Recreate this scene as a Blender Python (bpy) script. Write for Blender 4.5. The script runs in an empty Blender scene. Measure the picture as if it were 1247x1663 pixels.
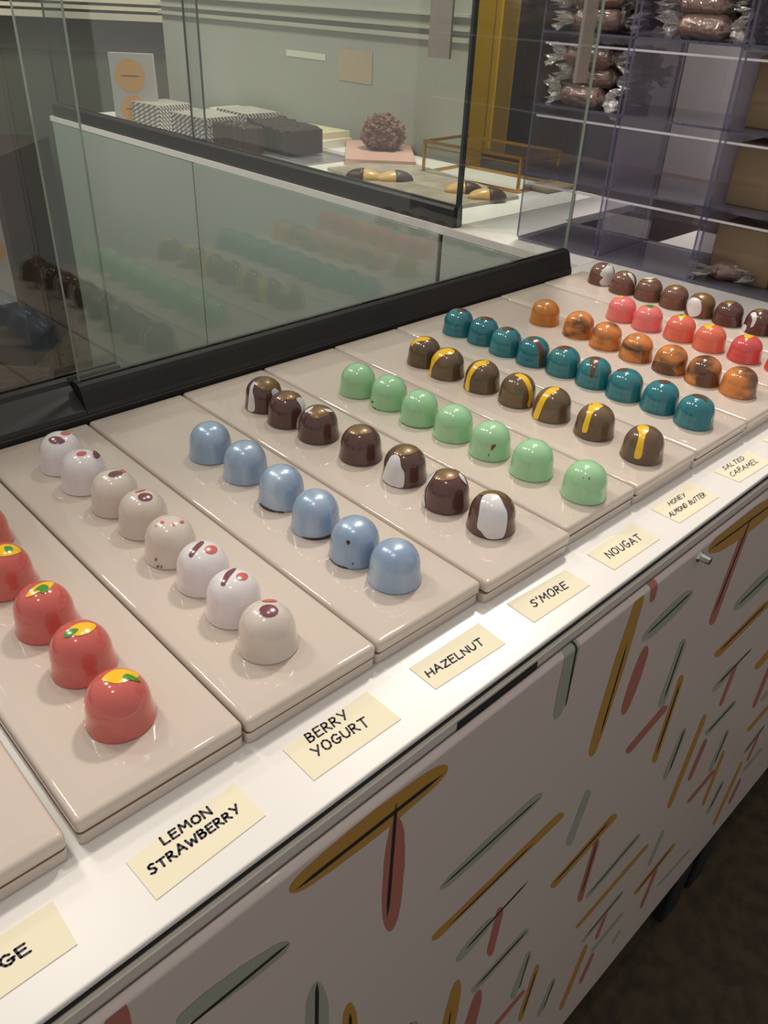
import bpy, math, random
import numpy as np
from mathutils import Vector, Matrix
from mathutils.geometry import delaunay_2d_cdt
random.seed(7)
PI = math.pi
S = 0.0762          # one tile width in metres
ZF = 10.3           # counter-tile-top height above the floor, in tile widths
SC = bpy.context.scene
COL = SC.collection

# ---------------------------------------------------------------- camera
FPX, CA, CB, CC = 1314.783, -0.774532, 0.996537, 0.0452771
CAM = np.array([-0.6784765, -2.7379154, 3.4689157])
CX, CY = 623.5, 831.5
def _rot(a, b, c):
    ca, sa, cb, sb, cc, sc = math.cos(a), math.sin(a), math.cos(b), math.sin(b), math.cos(c), math.sin(c)
    return np.array([[ca,-sa,0],[sa,ca,0],[0,0,1]]) @ np.array([[1,0,0],[0,cb,-sb],[0,sb,cb]]) @ np.array([[cc,-sc,0],[sc,cc,0],[0,0,1]])
RM = _rot(CA, CB, CC)
def ray(u): return RM @ np.array([(u[0]-CX)/FPX, -(u[1]-CY)/FPX, -1.0])
def hitplane(u, n, c):
    d = ray(u); n = np.array(n, float); t = (c - n @ CAM) / (n @ d); return CAM + t*d
def unz(u, z=0.0): return hitplane(u, (0,0,1), z)
def unx(u, x): return hitplane(u, (1,0,0), x)
BA = math.atan(0.019)                      # the cabinet stands very slightly turned to the tiles
CBA, SBA = math.cos(BA), math.sin(BA)
def unf(u, yl): return hitplane(u, (-SBA, CBA, 0), yl)   # plane y_local = yl of the cabinet
def toA(P):   # world tile units -> cabinet local
    return (P[0]*CBA + P[1]*SBA, -P[0]*SBA + P[1]*CBA, P[2])
def projy(P):
    q = RM.T @ (np.array(P, float) - CAM); return CY - FPX*q[1]/-q[2]
def zfor(P, ypx):
    lo, hi = P[2], P[2]+12
    for _ in range(50):
        m = (lo+hi)/2
        if projy((P[0], P[1], m)) > ypx: lo = m
        else: hi = m
    return lo
def U(x, y, z): return Vector((x*S, y*S, (z+ZF)*S))

cam = bpy.data.cameras.new('camera'); co = bpy.data.objects.new('camera', cam); COL.objects.link(co)
cam.sensor_fit = 'VERTICAL'; cam.sensor_height = 36; cam.lens = 36*FPX/1663; cam.clip_start = 0.01; cam.clip_end = 50
M4 = Matrix([[*RM[i], 0] for i in range(3)] + [[0,0,0,1]])
co.matrix_world = Matrix.Translation(U(*CAM)) @ M4
SC.camera = co

# ---------------------------------------------------------------- materials
def lin(c): return tuple(((v/255)/12.92 if v/255 <= .04045 else ((v/255+.055)/1.055)**2.4) for v in c[:3]) + (1,)
MATS = {}
def pbr(name, rgb, rough=.5, metal=0., coat=0., bump=0., bscale=50., var=None, vscale=8., stretch=None, ior=1.5, sss=0.):
    m = bpy.data.materials.new(name); m.use_nodes = True; nt = m.node_tree; b = nt.nodes['Principled BSDF']
    b.inputs['Base Color'].default_value = lin(rgb); b.inputs['Roughness'].default_value = rough
    b.inputs['Metallic'].default_value = metal; b.inputs['Coat Weight'].default_value = coat; b.inputs['Coat Roughness'].default_value = .02
    b.inputs['IOR'].default_value = ior
    if sss: b.inputs['Subsurface Weight'].default_value = sss; b.inputs['Subsurface Radius'].default_value = (.004,.002,.001); b.inputs['Subsurface Scale'].default_value = .5
    if bump or var:
        tc = nt.nodes.new('ShaderNodeTexCoord'); src = tc.outputs['Object']
        oi = nt.nodes.new('ShaderNodeObjectInfo'); ad = nt.nodes.new('ShaderNodeVectorMath'); ad.operation = 'ADD'
        mr = nt.nodes.new('ShaderNodeMath'); mr.operation = 'MULTIPLY'; mr.inputs[1].default_value = 3.0
        nt.links.new(oi.outputs['Random'], mr.inputs[0]); nt.links.new(src, ad.inputs[0]); nt.links.new(mr.outputs[0], ad.inputs[1]); src = ad.outputs[0]
        if stretch:
            mp = nt.nodes.new('ShaderNodeMapping'); mp.inputs['Scale'].default_value = stretch; nt.links.new(src, mp.inputs[0]); src = mp.outputs[0]
    if var:
        nz = nt.nodes.new('ShaderNodeTexNoise'); nz.inputs['Scale'].default_value = vscale; nz.inputs['Detail'].default_value = 4
        nt.links.new(src, nz.inputs['Vector']); cr = nt.nodes.new('ShaderNodeValToRGB')
        cr.color_ramp.elements[0].color = lin(rgb); cr.color_ramp.elements[1].color = lin(var[0])
        cr.color_ramp.elements[0].position = var[1]; cr.color_ramp.elements[1].position = var[2]
        nt.links.new(nz.outputs['Fac'], cr.inputs[0]); nt.links.new(cr.outputs[0], b.inputs['Base Color'])
    if bump:
        nz = nt.nodes.new('ShaderNodeTexNoise'); nz.inputs['Scale'].default_value = bscale; nz.inputs['Detail'].default_value = 3
        nt.links.new(src, nz.inputs['Vector']); bp = nt.nodes.new('ShaderNodeBump'); bp.inputs['Strength'].default_value = bump; bp.inputs['Distance'].default_value = .002
        nt.links.new(nz.outputs['Fac'], bp.inputs['Height']); nt.links.new(bp.outputs[0], b.inputs['Normal'])
    MATS[name] = m; return m
def clear(name, tint, f0=.05, whit=None, wfac=0., rough=0.0, bump=0., bscale=40.):
    """thin clear sheet: tinted transmission straight through plus a Schlick mirror coat"""
    m = bpy.data.materials.new(name); m.use_nodes = True; nt = m.node_tree; nt.nodes.clear()
    out = nt.nodes.new('ShaderNodeOutputMaterial'); tr = nt.nodes.new('ShaderNodeBsdfTransparent'); tr.inputs[0].default_value = (*tint, 1)
    gl = nt.nodes.new('ShaderNodeBsdfGlossy'); gl.inputs['Roughness'].default_value = rough
    lw = nt.nodes.new('ShaderNodeLayerWeight'); lw.inputs['Blend'].default_value = .5
    pw = nt.nodes.new('ShaderNodeMath'); pw.operation = 'POWER'; pw.inputs[1].default_value = 5
    ma = nt.nodes.new('ShaderNodeMath'); ma.operation = 'MULTIPLY_ADD'; ma.inputs[1].default_value = 1-f0; ma.inputs[2].default_value = f0
    nt.links.new(lw.outputs['Facing'], pw.inputs[0]); nt.links.new(pw.outputs[0], ma.inputs[0])
    base = tr.outputs[0]
    if whit:
        df = nt.nodes.new('ShaderNodeBsdfDiffuse'); df.inputs[0].default_value = lin(whit)
        mx = nt.nodes.new('ShaderNodeMixShader'); mx.inputs[0].default_value = wfac
        nt.links.new(tr.outputs[0], mx.inputs[1]); nt.links.new(df.outputs[0], mx.inputs[2]); base = mx.outputs[0]
    if bump:
        tc = nt.nodes.new('ShaderNodeTexCoord'); nz = nt.nodes.new('ShaderNodeTexNoise'); nz.inputs['Scale'].default_value = bscale
        bp = nt.nodes.new('ShaderNodeBump'); bp.inputs['Strength'].default_value = bump; bp.inputs['Distance'].default_value = .004
        nt.links.new(tc.outputs['Object'], nz.inputs['Vector']); nt.links.new(nz.outputs['Fac'], bp.inputs['Height']); nt.links.new(bp.outputs[0], gl.inputs['Normal'])
    mx = nt.nodes.new('ShaderNodeMixShader'); nt.links.new(ma.outputs[0], mx.inputs[0]); nt.links.new(base, mx.inputs[1]); nt.links.new(gl.outputs[0], mx.inputs[2])
    nt.links.new(mx.outputs[0], out.inputs[0]); MATS[name] = m; return m

tile_m = pbr('white_glaze', (200,188,177), .05, coat=.3)
raw_m = pbr('raw_clay_edge', (128,100,84), .8)
work_m = pbr('white_glass_top', (230,228,224), .3, coat=.0)
edge_m = pbr('pale_green_glass_edge', (196,208,196), .2)
frame_m = pbr('grey_white_steel', (190,184,178), .4)
groove_m = pbr('dark_groove', (20,18,18), .6)
lip_m = pbr('pale_lip', (214,210,198), .4)
door_m = pbr('printed_steel_white', (197,186,181), .38, coat=.15)
must_m = pbr('mustard_ink', (170,130,62), .42)
terra_m = pbr('terracotta_ink', (164,104,94), .42)
sage_m = pbr('sage_ink', (150,156,143), .42)
ink_m = pbr('black_ink', (34,28,28), .5)
steel_m = pbr('chrome', (200,205,205), .12, metal=1.)
blackp_m = pbr('black_plastic', (24,24,23), .5)
slot_m = pbr('black_recess', (10,10,11), .7)
card_m = pbr('cream_card', (230,223,197), .8)
pen_m = pbr('pen_ink', (38,28,52), .6)
glass_m = clear('pane_glass', (.935,.96,.945), .062)
gedge_m = pbr('glass_cut_edge', (150,165,148), .2, coat=.5)
dkedge_m = pbr('glass_dark_edge', (20,40,34), .15, coat=.5)
acr_m = clear('clear_acrylic', (.93,.925,.955), .05, whit=(186,180,196), wfac=.10)
acre_m = clear('acrylic_cut_edge', (.36,.36,.46), .10, whit=(92,92,124), wfac=.5)
shelf_m = clear('tinted_acrylic_shelf', (.72,.71,.77), .07, whit=(150,147,162), wfac=.28)
post_m = clear('acrylic_joint', (.8,.8,.85), .12, whit=(222,222,232), wfac=.8)
strip_m = clear('translucent_handle', (.6,.58,.55), .06, whit=(190,180,170), wfac=.6)
choc = {
 'straw': pbr('strawberry_cocoa_butter', (200,96,88), .13, coat=.7),
 'white': pbr('white_cocoa_butter', (226,222,226), .14, coat=.7, var=((212,205,204),.45,.8), vscale=60),
 'cream': pbr('greyish_cream_cocoa_butter', (205,192,180), .15, coat=.6, var=((216,208,198),.3,.7), vscale=50),
 'blue': pbr('pearl_blue_cocoa_butter', (146,168,196), .27, metal=.2, coat=.5, var=((176,194,214),.4,.7), vscale=70, stretch=(1,1,.35)),
 'dark': pbr('dark_chocolate_shell', (90,60,54), .15, coat=.6),
 'green': pbr('mint_green_cocoa_butter', (158,206,160), .15, coat=.6),
 'olive': pbr('olive_brown_shell', (112,90,66), .17, coat=.5, var=((96,74,56),.4,.6), vscale=60),
 'teal': pbr('teal_cocoa_butter', (34,114,128), .14, coat=.7, var=((56,128,134),.4,.7), vscale=40),
 'ochre': pbr('ochre_cocoa_butter', (190,122,52), .2, coat=.6),
 'marble': pbr('orange_marbled_shell', (100,68,48), .15, coat=.6, var=((214,134,66),.36,.56), vscale=45, stretch=(1,1,2.0)),
 'pink': pbr('coral_pink_cocoa_butter', (228,120,118), .15, coat=.6),
 'orangered': pbr('orange_red_cocoa_butter', (222,112,90), .15, coat=.6),
 'red': pbr('bright_red_cocoa_butter', (208,82,80), .14, coat=.7),
 'far': pbr('milk_brown_shell', (116,82,70), .17, coat=.6),
}
pt = {
 'Y': pbr('yellow_paint', (240,190,30), .2, coat=.5), 'G': pbr('green_paint', (70,140,44), .2, coat=.5),
 'P': pbr('plum_paint', (116,66,74), .2, coat=.5), 'C': pbr('coral_paint', (200,96,90), .2, coat=.5),
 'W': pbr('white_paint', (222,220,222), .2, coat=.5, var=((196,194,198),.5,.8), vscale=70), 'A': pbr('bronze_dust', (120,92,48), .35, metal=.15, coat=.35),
 'B': pbr('brown_shell_paint', (104,66,44), .22, coat=.5), 'D': pbr('dark_chip', (74,34,28), .4),
}
panel_m = pbr('grey_green_lacquer', (142,154,145), .3, coat=.2)
wallg_m = pbr('light_grey_wall', (172,172,162), .7)
walld_m = pbr('grey_brown_wall', (104,98,86), .7)
oliv_m = pbr('olive_panel', (74,76,64), .6)
cream_m = pbr('cream_moulding', (190,184,166), .5)
yel_m = pbr('yellow_gloss_paint', (214,170,12), .4)
blk_m = pbr('black_panel', (34,33,31), .5)
mar_m = pbr('maroon_wood', (72,54,50), .5, var=((58,42,40),.4,.6), vscale=6)
kraft_m = pbr('kraft_board', (146,126,98), .75, bump=.2, bscale=60)
floor_m = pbr('brown_concrete_floor', (66,54,36), .75, var=((44,36,24),.4,.65), vscale=45, bump=.3, bscale=40)
gold_m = pbr('brass_frame', (190,140,60), .25, metal=.9)
pinkb_m = pbr('pink_marble', (212,168,156), .35)
barkc_m = pbr('dark_bark', (44,34,30), .5, bump=.8, bscale=120)
rockc_m = pbr('nutty_cluster', (98,62,52), .5, bump=1., bscale=200, var=((140,96,74),.45,.6), vscale=110)
stone_m = pbr('taupe_stone', (172,162,146), .4, var=((150,140,124),.4,.6), vscale=20)
orng_m = pbr('candied_orange', (212,170,104), .3)
white_m = pbr('white_card_stock', (226,222,206), .6)
paper_m = pbr('shaded_white_paper', (176,172,168), .7)  # white paper darkened, the bags' shadow put into its colour
orc_m = pbr('orange_sticker', (204,150,76), .6)
candy_m = pbr('caramel_log', (122,72,58), .4, sss=0)
film_m = clear('cellophane', (.97,.96,.94), .16, whit=(225,215,205), wfac=.12, rough=.08, bump=.9, bscale=160)
twist_m = clear('cellophane_twist', (.92,.9,.88), .38, whit=(236,232,226), wfac=.4, rough=.1, bump=1., bscale=180)
def striped():
    m = bpy.data.materials.new('diagonal_striped_paper'); m.use_nodes = True; nt = m.node_tree; b = nt.nodes['Principled BSDF']; b.inputs['Roughness'].default_value = .6
    tc = nt.nodes.new('ShaderNodeTexCoord'); mp = nt.nodes.new('ShaderNodeMapping'); mp.inputs['Rotation'].default_value = (0,0,.3)
    wv = nt.nodes.new('ShaderNodeTexWave'); wv.bands_direction='DIAGONAL'; wv.inputs['Scale'].default_value = 62; cr = nt.nodes.new('ShaderNodeValToRGB')
    cr.color_ramp.elements[0].position = .48; cr.color_ramp.elements[1].position = .56
    cr.color_ramp.elements[0].color = lin((104,96,90)); cr.color_ramp.elements[1].color = lin((214,208,200))
    nt.links.new(tc.outputs['Object'], mp.inputs[0]); nt.links.new(mp.outputs[0], wv.inputs[0]); nt.links.new(wv.outputs['Fac'], cr.inputs[0]); nt.links.new(cr.outputs[0], b.inputs['Base Color'])
    return m
stripe_m = striped()

# ---------------------------------------------------------------- mesh helpers
class MB:
    """collects verts and faces (tile units, world) for one mesh object"""
    def __init__(s): s.v=[]; s.f=[]; s.mi=[]; s.sm=[]
    def add(s, vs, fs, mi=0, smooth=False):
        o = len(s.v); s.v += [tuple(float(c) for c in p) for p in vs]
        for f in fs: s.f.append(tuple(i+o for i in f)); s.mi.append(mi); s.sm.append(smooth)
    def box(s, x0,x1,y0,y1,z0,z1, mi=0, T=None, edge=None):
        vs = [(x,y,z) for z in (z0,z1) for y in (y0,y1) for x in (x0,x1)]
        if T: vs = [T(*p) for p in vs]
        fs = [(0,2,3,1),(4,5,7,6),(0,1,5,4),(2,6,7,3),(0,4,6,2),(1,3,7,5)]
        if edge is None: s.add(vs, fs, mi); return
        d = [x1-x0, y1-y0, z1-z0]; thin = d.index(min(d)); ax = [2,2,1,1,0,0]
        for f, a in zip(fs, ax): s.add([vs[i] for i in f], [(0,1,2,3)], mi if a == thin else edge)
    def rbox(s, x0,x1,y0,y1,z0,z1, r, mi=0, T=None, n=3):
        prof = [(r*(1-math.cos(a)), r*(1-math.sin(a))) for a in [PI/2*i/n for i in range(n+1)]]
        secs = [(i, z0+zz) for i, zz in [(r*(1-math.sin(a)), r*(1-math.cos(a))) for a in [PI/2*i/n for i in range(n+1)]]]
        secs += [(r*(1-math.cos(a)), z1-r*(1-math.sin(a))) for a in [PI/2*i/n for i in range(n+1)]]
        s.secs(x0,x1,y0,y1,secs,r,mi,T)
    def secs(s, x0,x1,y0,y1,secs,rc,mi=0,T=None,mis=None,cn=4,smooth=True):
        rings=[]
        for ins, z in secs:
            ring=[]; r=max(rc-ins*.6, .002)
            a0,a1,b0,b1 = x0+ins, x1-ins, y0+ins, y1-ins
            for (cx,cy,st) in ((a1-r,b1-r,0),(a0+r,b1-r,1),(a0+r,b0+r,2),(a1-r,b0+r,3)):
                for k in range(cn+1):
                    q=(st+k/cn)*PI/2; ring.append((cx+r*math.cos(q), cy+r*math.sin(q), z))
            rings.append(ring)
        N=len(rings[0]); vs=[p for rg in rings for p in rg]
        if T: vs=[T(*p) for p in vs]
        o=len(s.v); s.v += [tuple(map(float,p)) for p in vs]
        for k in range(len(rings)-1):
            m_ = mis[k] if mis else mi
            for j in range(N):
                s.f.append((o+k*N+j, o+k*N+(j+1)%N, o+(k+1)*N+(j+1)%N, o+(k+1)*N+j)); s.mi.append(m_); s.sm.append(smooth)
        s.f.append(tuple(o+N-1-j for j in range(N))); s.mi.append(mis[0] if mis else mi); s.sm.append(False)
        s.f.append(tuple(o+(len(rings)-1)*N+j for j in range(N))); s.mi.append(mi); s.sm.append(smooth)
    def prism(s, pts, T0, T1, mi=0):
        """closed outline pts; T0,T1 map a 2D pt to the two end caps"""
        n=len(pts); s.add([T0(p) for p in pts]+[T1(p) for p in pts],
              [tuple(range(n))[::-1], tuple(range(n,2*n))]+[(i,(i+1)%n,n+(i+1)%n,n+i) for i in range(n)], mi)
    def build(s, name, mats, parent=None, origin=None):
        me = bpy.data.meshes.new(name); o0 = origin if origin is not None else (0,0,-ZF)
        O = U(*o0); me.from_pydata([tuple(U(*p)-O) for p in s.v], [], s.f)
        for m in (mats if isinstance(mats,(list,tuple)) else [mats]): me.materials.append(m)
        me.polygons.foreach_set('material_index', s.mi); me.polygons.foreach_set('use_smooth', s.sm); me.update()
        o = bpy.data.objects.new(name, me); COL.objects.link(o)
        if parent is not None:
            o.parent = parent; o.location = O - parent.location
        else: o.location = O
        return o
def tag(o, label=None, cat=None, group=None, kind=None):
    if label: o['label']=label
    if cat: o['category']=cat
    if group: o['group']=group
    if kind: o['kind']=kind
    return o
def empty(name, loc, label=None, cat=None, group=None):
    o = bpy.data.objects.new(name, None); COL.objects.link(o); o.location = U(*loc); o.empty_display_size=.02
    return tag(o, label, cat, group)
def A(x,y,z): return (x*CBA-y*SBA, x*SBA+y*CBA, z)          # cabinet frame -> world
GB = 0.0095
def B_loc(P): return (P[1]-0)/math.cos(GB)
def B(x,y,z): return (10.79+0.053+x*math.cos(GB)-y*math.sin(GB), x*math.sin(GB)+y*math.cos(GB), z)   # back counter frame (x from its left face)

# ---------------------------------------------------------------- room
def struct(o): o['kind']='structure'; return o
fl = MB(); fl.box(-30,60,-25,75,-ZF-.5,-ZF); struct(fl.build('floor', floor_m))
TOPZ = 14
w = MB(); w.box(16.05,16.15,12.1,26.4,-ZF,TOPZ); struct(w.build('wall_grey', wallg_m))
# wall behind the back counter
dv = np.array([0.587,0.600,0]); dv/=np.linalg.norm(dv); tv = np.array([-dv[1],dv[0],0]); DW = 37.5
def WB(a,d,z): q = np.array([CAM[0],CAM[1],0])+dv*(DW+d)+tv*a; return (q[0],q[1],z)
def wcoord(u):
    P = hitplane(u, dv, dv@CAM+DW); return (P-CAM)@tv, P[2]
a_l = wcoord((0,100))[0]; zz = lambda x,y: wcoord((x,y))[1]
w = MB(); w.box(2,45,0,1,-ZF,TOPZ,T=WB); struct(w.build('wall_back', walld_m))
w = MB(); zt=zz(170,85); w.box(5.5,44,-.25,-.02,-ZF,zt,T=WB); struct(w.build('trim_1', oliv_m))
for k,(y0,y1) in enumerate(((-6,4),(9,15),(20,30))):
    w = MB(); w.box(5.5,44,-.5-.35*k,-.02,zz(170,y1),zz(170,y0),T=WB); struct(w.build('trim_%d'%(k+2), cream_m))
sd = MB(); sd.box(14.6,26,-6.5,-1.2,-ZF+1,zz(60,188)-.6,T=WB, ); sdt = empty('sideboard', WB(20,-4,-ZF), 'dark brown low sideboard by the back wall beyond the left glass pane', 'sideboard')
def part(mb,name,m,par): return mb.build(name,m,par,origin=tuple(np.array([par.location[0]/S,par.location[1]/S,par.location[2]/S-ZF])))
part(sd,'body',pbr('dark_wood',(48,40,36),.5),sdt); sp=MB(); sp.box(14.8,25.8,-6.3,-1.4,-ZF,-ZF+1,T=WB); part(sp,'plinth',blk_m,sdt)
# far right: yellow frame, black door, grey wall, wood post
w = MB(); w.box(24,24.6,-12,40,-ZF,TOPZ); struct(w.build('wall_right', pbr('far_grey_wall',(146,142,144),.7)))
w = MB(); w.box(22,22.1,16.2,17.7,-ZF,TOPZ); w.box(21.94,22,16.2,16.4,-ZF,TOPZ); struct(w.build('trim_yellow', yel_m))
w = MB(); w.box(22.03,22.1,15.6,16.2,-ZF,TOPZ); struct(w.build('trim_ochre', pbr('shaded_yellow_paint',(150,118,30),.5)))  # dim side of the yellow frame, its shade put into the colour
w = MB(); w.box(23.6,23.95,12.6,18.5,-ZF,TOPZ); struct(w.build('door_1', blk_m))
sb = MB(); sb.box(20.2,21.9,5.5,15.0,-ZF,-.6); sbo=sb.build('cabinet', mar_m); tag(sbo,'dark maroon wooden cabinet far behind the clear rack','cabinet')

# ---------------------------------------------------------------- main cabinet
XL,XR = -7.0, 14.8
DB = -.62       # frame front, local
wt = MB(); wt.rbox(XL,XR,DB+.005,4.47,-.245,-.2,.012,T=A,n=2)
wto = wt.build('worktop', work_m); tag(wto,'white glass worktop carrying the tiles and name cards','worktop')
cab = empty('sideboard_cabinet', A(4,1.5,-ZF), 'white steel cabinet with confetti stroke print under the chocolates','cabinet')
c = MB(); c.box(XL,XR,DB+.012,4.3,-.2875,-.2455,T=A); part(c,'groove',groove_m,cab)
c = MB(); c.box(XL,XR,DB,4.3,-.325,-.288,T=A); c.box(XL,XR,DB-.006,DB,-.318,-.309,T=A); part(c,'top_lip',lip_m,cab)
c = MB(); c.box(XL,XR,DB+.004,4.3,-9.0,-.325,T=A); part(c,'body',frame_m,cab)
s0,s1 = toA(unf((743,1180),DB)), toA(unf((871,1084),DB))
c = MB(); c.box(s0[0],s1[0],DB-.004,DB+.05,-.7,-.352,T=A); part(c,'handle_recess',slot_m,cab)
# door sheet: rounded top edge
YD = DB-.055; ZT = -.41; ZBOT=-9.05
c = MB(); r=.048; prof=[(DB-.006,ZT-.3),(DB-.006,ZT-.012)]
for k in range(9):
    q=PI/2*k/8; prof.append((DB-.006-.002-(r-.002)*math.sin(q), ZT-(r*(1-math.cos(q)))))
prof += [(YD+.001,ZBOT),(DB-.006,ZBOT)]
n=len(prof); vs=[A(XL,y,z) for y,z in prof]+[A(XR,y,z) for y,z in prof]
c.add(vs,[(i,(i+1)%n,n+(i+1)%n,n+i) for i in range(n)]+[tuple(range(n))[::-1],tuple(range(n,2*n))],0,False)
c.sm=[True if 2<=i<=8 else False for i in range(len(c.f))]
YP = YD+.001
# printed strokes on the door, unprojected onto its face
def lens(x1,y1,x2,y2,wd,tp=1.0,wob=.12,seed=0,n=18):
    rnd=random.Random(seed); dx,dy=x2-x1,y2-y1; L=math.hypot(dx,dy); ux,uy=dx/L,dy/L; nx,ny=-uy,ux; L_=[];R_=[]
    for k in range(n+1):
        t=(1-math.cos(PI*k/n))/2; s_=math.sin(PI*t); d=min(t,1-t)*L; cap=math.sqrt(max(0,1-max(0,1-d/(wd*(.9 if wd>8 else 1.4)))**2))
        h=wd/2*cap*((.62+.38*s_) if wd>12 else .92) if tp==1 else wd/2*min(1,s_*3)
        h*=1+rnd.uniform(-wob,wob)*(.35 if tp==1 else 1); h=max(h,.2)
        px,py=x1+dx*t,y1+dy*t
        L_.append((px+nx*h,py+ny*h)); R_.append((px-nx*h,py-ny*h))
    return L_+R_[::-1]
col = {'m':1,'t':2,'s':3,'k':4}
def poly_door(pts, mi, lift):
    P=[toA(unf(u,YP-lift)) for u in pts]
    n=len(pts)//2
    ok=[p for p in P if p[2]>ZBOT+.01]
    if len(ok)<len(P):
        P=[(p[0],p[1],max(p[2],ZBOT+.01)) for p in P]
    P=[(p[0],YP-lift,min(p[2],ZT-.03)) for p in P]
    vs=[A(*p) for p in P]; fs=[(i,i+1,2*n-2-i,2*n-1-i) for i in range(n-1)]
    c.add(vs,fs,mi)
ST=[ # x1,y1,x2,y2,width,colour,line?
(470,1449,727,1244,36,'m',(480,1446,720,1257,5)),(632,1513,646,1328,34,'t',(629,1490,644,1303,5)),(715,1445,881,1288,15,'s',(719,1439,876,1296,2)),
(702,1527,915,1320,11,'m',(730,1503,866,1370,2)),(287,1663,470,1531,30,'s',(300,1672,471,1531,4)),(200,1760,187,1608,46,'t',None),
(514,1720,516,1594,38,'s',(514,1720,515,1596,6)),(567,1720,569,1628,26,'m',(569,1720,569,1646,5)),(716,1720,745,1591,20,'m',(722,1700,733,1641,2)),
(750,1710,780,1607,17,'t',None),(741,1562,801,1490,13,'s',(757,1541,858,1431,2)),(794,1553,814,1473,12,'t',None),(766,1612,858,1509,9,'s',(775,1601,855,1513,2)),
(831,1623,861,1545,9,'s',(843,1606,860,1549,1.6)),(843,1659,874,1566,8,'m',(848,1648,871,1577,1.6)),(803,1667,852,1608,6,'t',None),(873,1652,901,1588,7,'s',(882,1640,900,1592,1.4)),
(959,1229,1044,958,18,'m',(975,1193,1019,1045,2)),(1011,1161,1051,1049,15,'t',None),(1072,1149,1112,1038,11,'s',(1079,1134,1111,1041,2)),(1061,1239,1108,1096,9,'m',(1066,1225,1105,1108,2)),
(1017,1223,1083,1146,10,'t',None),(1078,1267,1113,1182,8,'s',(1087,1253,1112,1184,1.8)),(1085,1313,1146,1160,7.5,'m',None),(1118,1268,1147,1200,6.5,'t',None),
(1145,1194,1195,1138,7,'s',(1149,1189,1194,1140,1.6)),(1152,1253,1183,1184,6,'s',(1160,1240,1182,1187,1.4)),(1116,1304,1161,1250,5.5,'t',None),(1141,1308,1176,1219,5,'m',None),
(1147,1324,1175,1268,5,'s',(1153,1312,1174,1270,1.4)),(1158,1340,1205,1237,4.5,'m',None),(1183,1306,1203,1264,4.5,'t',None),(1206,1253,1238,1215,4.5,'s',None),(1208,1224,1240,1180,4.5,'s',(1210,1221,1243,1177,1.2)),
(1213,1236,1232,1194,3.5,'t',None),(1157,1123,1195,1079,8,'s',(1167,1110,1221,1053,1.8)),(1169,1147,1196,1078,6,'t',None),(1161,1067,1250,976,10,'m',(1170,1056,1247,979,2)),
(1226,1087,1266,1040,9,'m',None),(1223,1150,1256,1068,6,'t',None),(1235,1139,1256,1114,6,'s',None),(1213,1188,1256,1138,5.5,'m',None),
(1154,1015,1213,856,11,'t',(1160,995,1221,838,1.8)),(1151,897,1264,810,28,'m',(1153,893,1262,813,2.2)),(1192,991,1262,918,16,'s',(1199,982,1262,922,2)),
(1043,1041,1124,959,18,'s',(1052,1029,1123,962,2)),(922,1374,957,1282,11,'s',None),(895,1442,1001,1322,10,'m',(901,1433,990,1334,1.8)),(940,1465,971,1362,9,'t',(945,1450,970,1366,1.6)),
(952,1458,1040,1354,6,'s',(958,1450,1038,1356,1.3)),(935,1508,1053,1371,5.5,'m',None),(1053,1406,1078,1348,5.5,'s',None),(1030,1453,1096,1370,5.5,'m',(1036,1445,1088,1380,1.2)),
(1040,1475,1067,1409,5,'t',None),(945,1531,1012,1447,4.5,'s',(952,1520,1012,1448,1.2)),(967,1526,986,1480,5,'t',None),(960,1546,1012,1482,4.5,'s',None),(909,1641,953,1534,6.5,'m',None),
(941,1598,964,1547,5.5,'t',None),(663,1700,676,1658,16,'s',(662,1700,668,1660,3)),(1067,1440,1122,1378,3.5,'s',None),(993,1534,1008,1510,3.5,'s',None)]
for i,(x1,y1,x2,y2,wd,cc_,ln) in enumerate(ST):
    n_=12; pts=lens(x1,y1,x2,y2,wd,seed=i); poly_door(pts,col[cc_],.0015+.0002*(i%5))
    if ln: poly_door(lens(*ln[:4],ln[4],tp=2,wob=.05,seed=i),4,.0035)
# two strokes that run over the rounded edge
def wrap(x0,x1,zb,mi,lift,skew=0.):
    rows=[]
    pr=[(y-lift if k>=2 else y, z+(lift if 2<=k<=6 else 0)) for k,(y,z) in enumerate(prof[2:11])]
    pr=[(y-(lift*math.sin(PI/2*k/8)), z+lift*math.cos(PI/2*k/8)) for k,(y,z) in enumerate(prof[2:11])]+[(YP-lift,zb*.5+ZT*.5),(YP-lift,zb*.9+ZT*.1),(YP-lift,zb)]
    N=len(pr); vs=[]
    for k,(y,z) in enumerate(pr):
        sh=skew*(ZT-z); q=1.0 if k<N-2 else (.8 if k==N-2 else .3); m_=(x0+x1)/2; h=(x1-x0)/2*q
        vs += [A(m_-h+sh,y,z),A(m_+h+sh,y,z)]
    c.add(vs,[(2*i,2*i+1,2*i+3,2*i+2) for i in range(N-1)],mi)
q0,q1=toA(unf((903,1066),YP)),toA(unf((940,1046),YP)); qz=toA(unf((905,1166),YP))
xa,xb=toA(unf((919,1058),YP))[0],toA(unf((943,1042),YP))[0]; wrap(xa,xb,qz[2],3,.002,skew=(qz[0]-(xa+xb)/2)/(ZT-qz[2]))
ql=toA(unf((918,1146),YP)); xm=toA(unf((937,1047),YP))[0]; wrap(xm-.012,xm+.012,ql[2],4,.004,skew=(ql[0]-xm)/(ZT-ql[2]))
xa,xb=toA(unf((1060,944),YP))[0],toA(unf((1071,935),YP))[0]; qz=toA(unf((1059,977),YP)); wrap(xa,xb,qz[2],2,.002,skew=(qz[0]-(xa+xb)/2)/(ZT-qz[2]))
dr = part(c,'door',[door_m,must_m,terra_m,sage_m,ink_m],cab)
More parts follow.
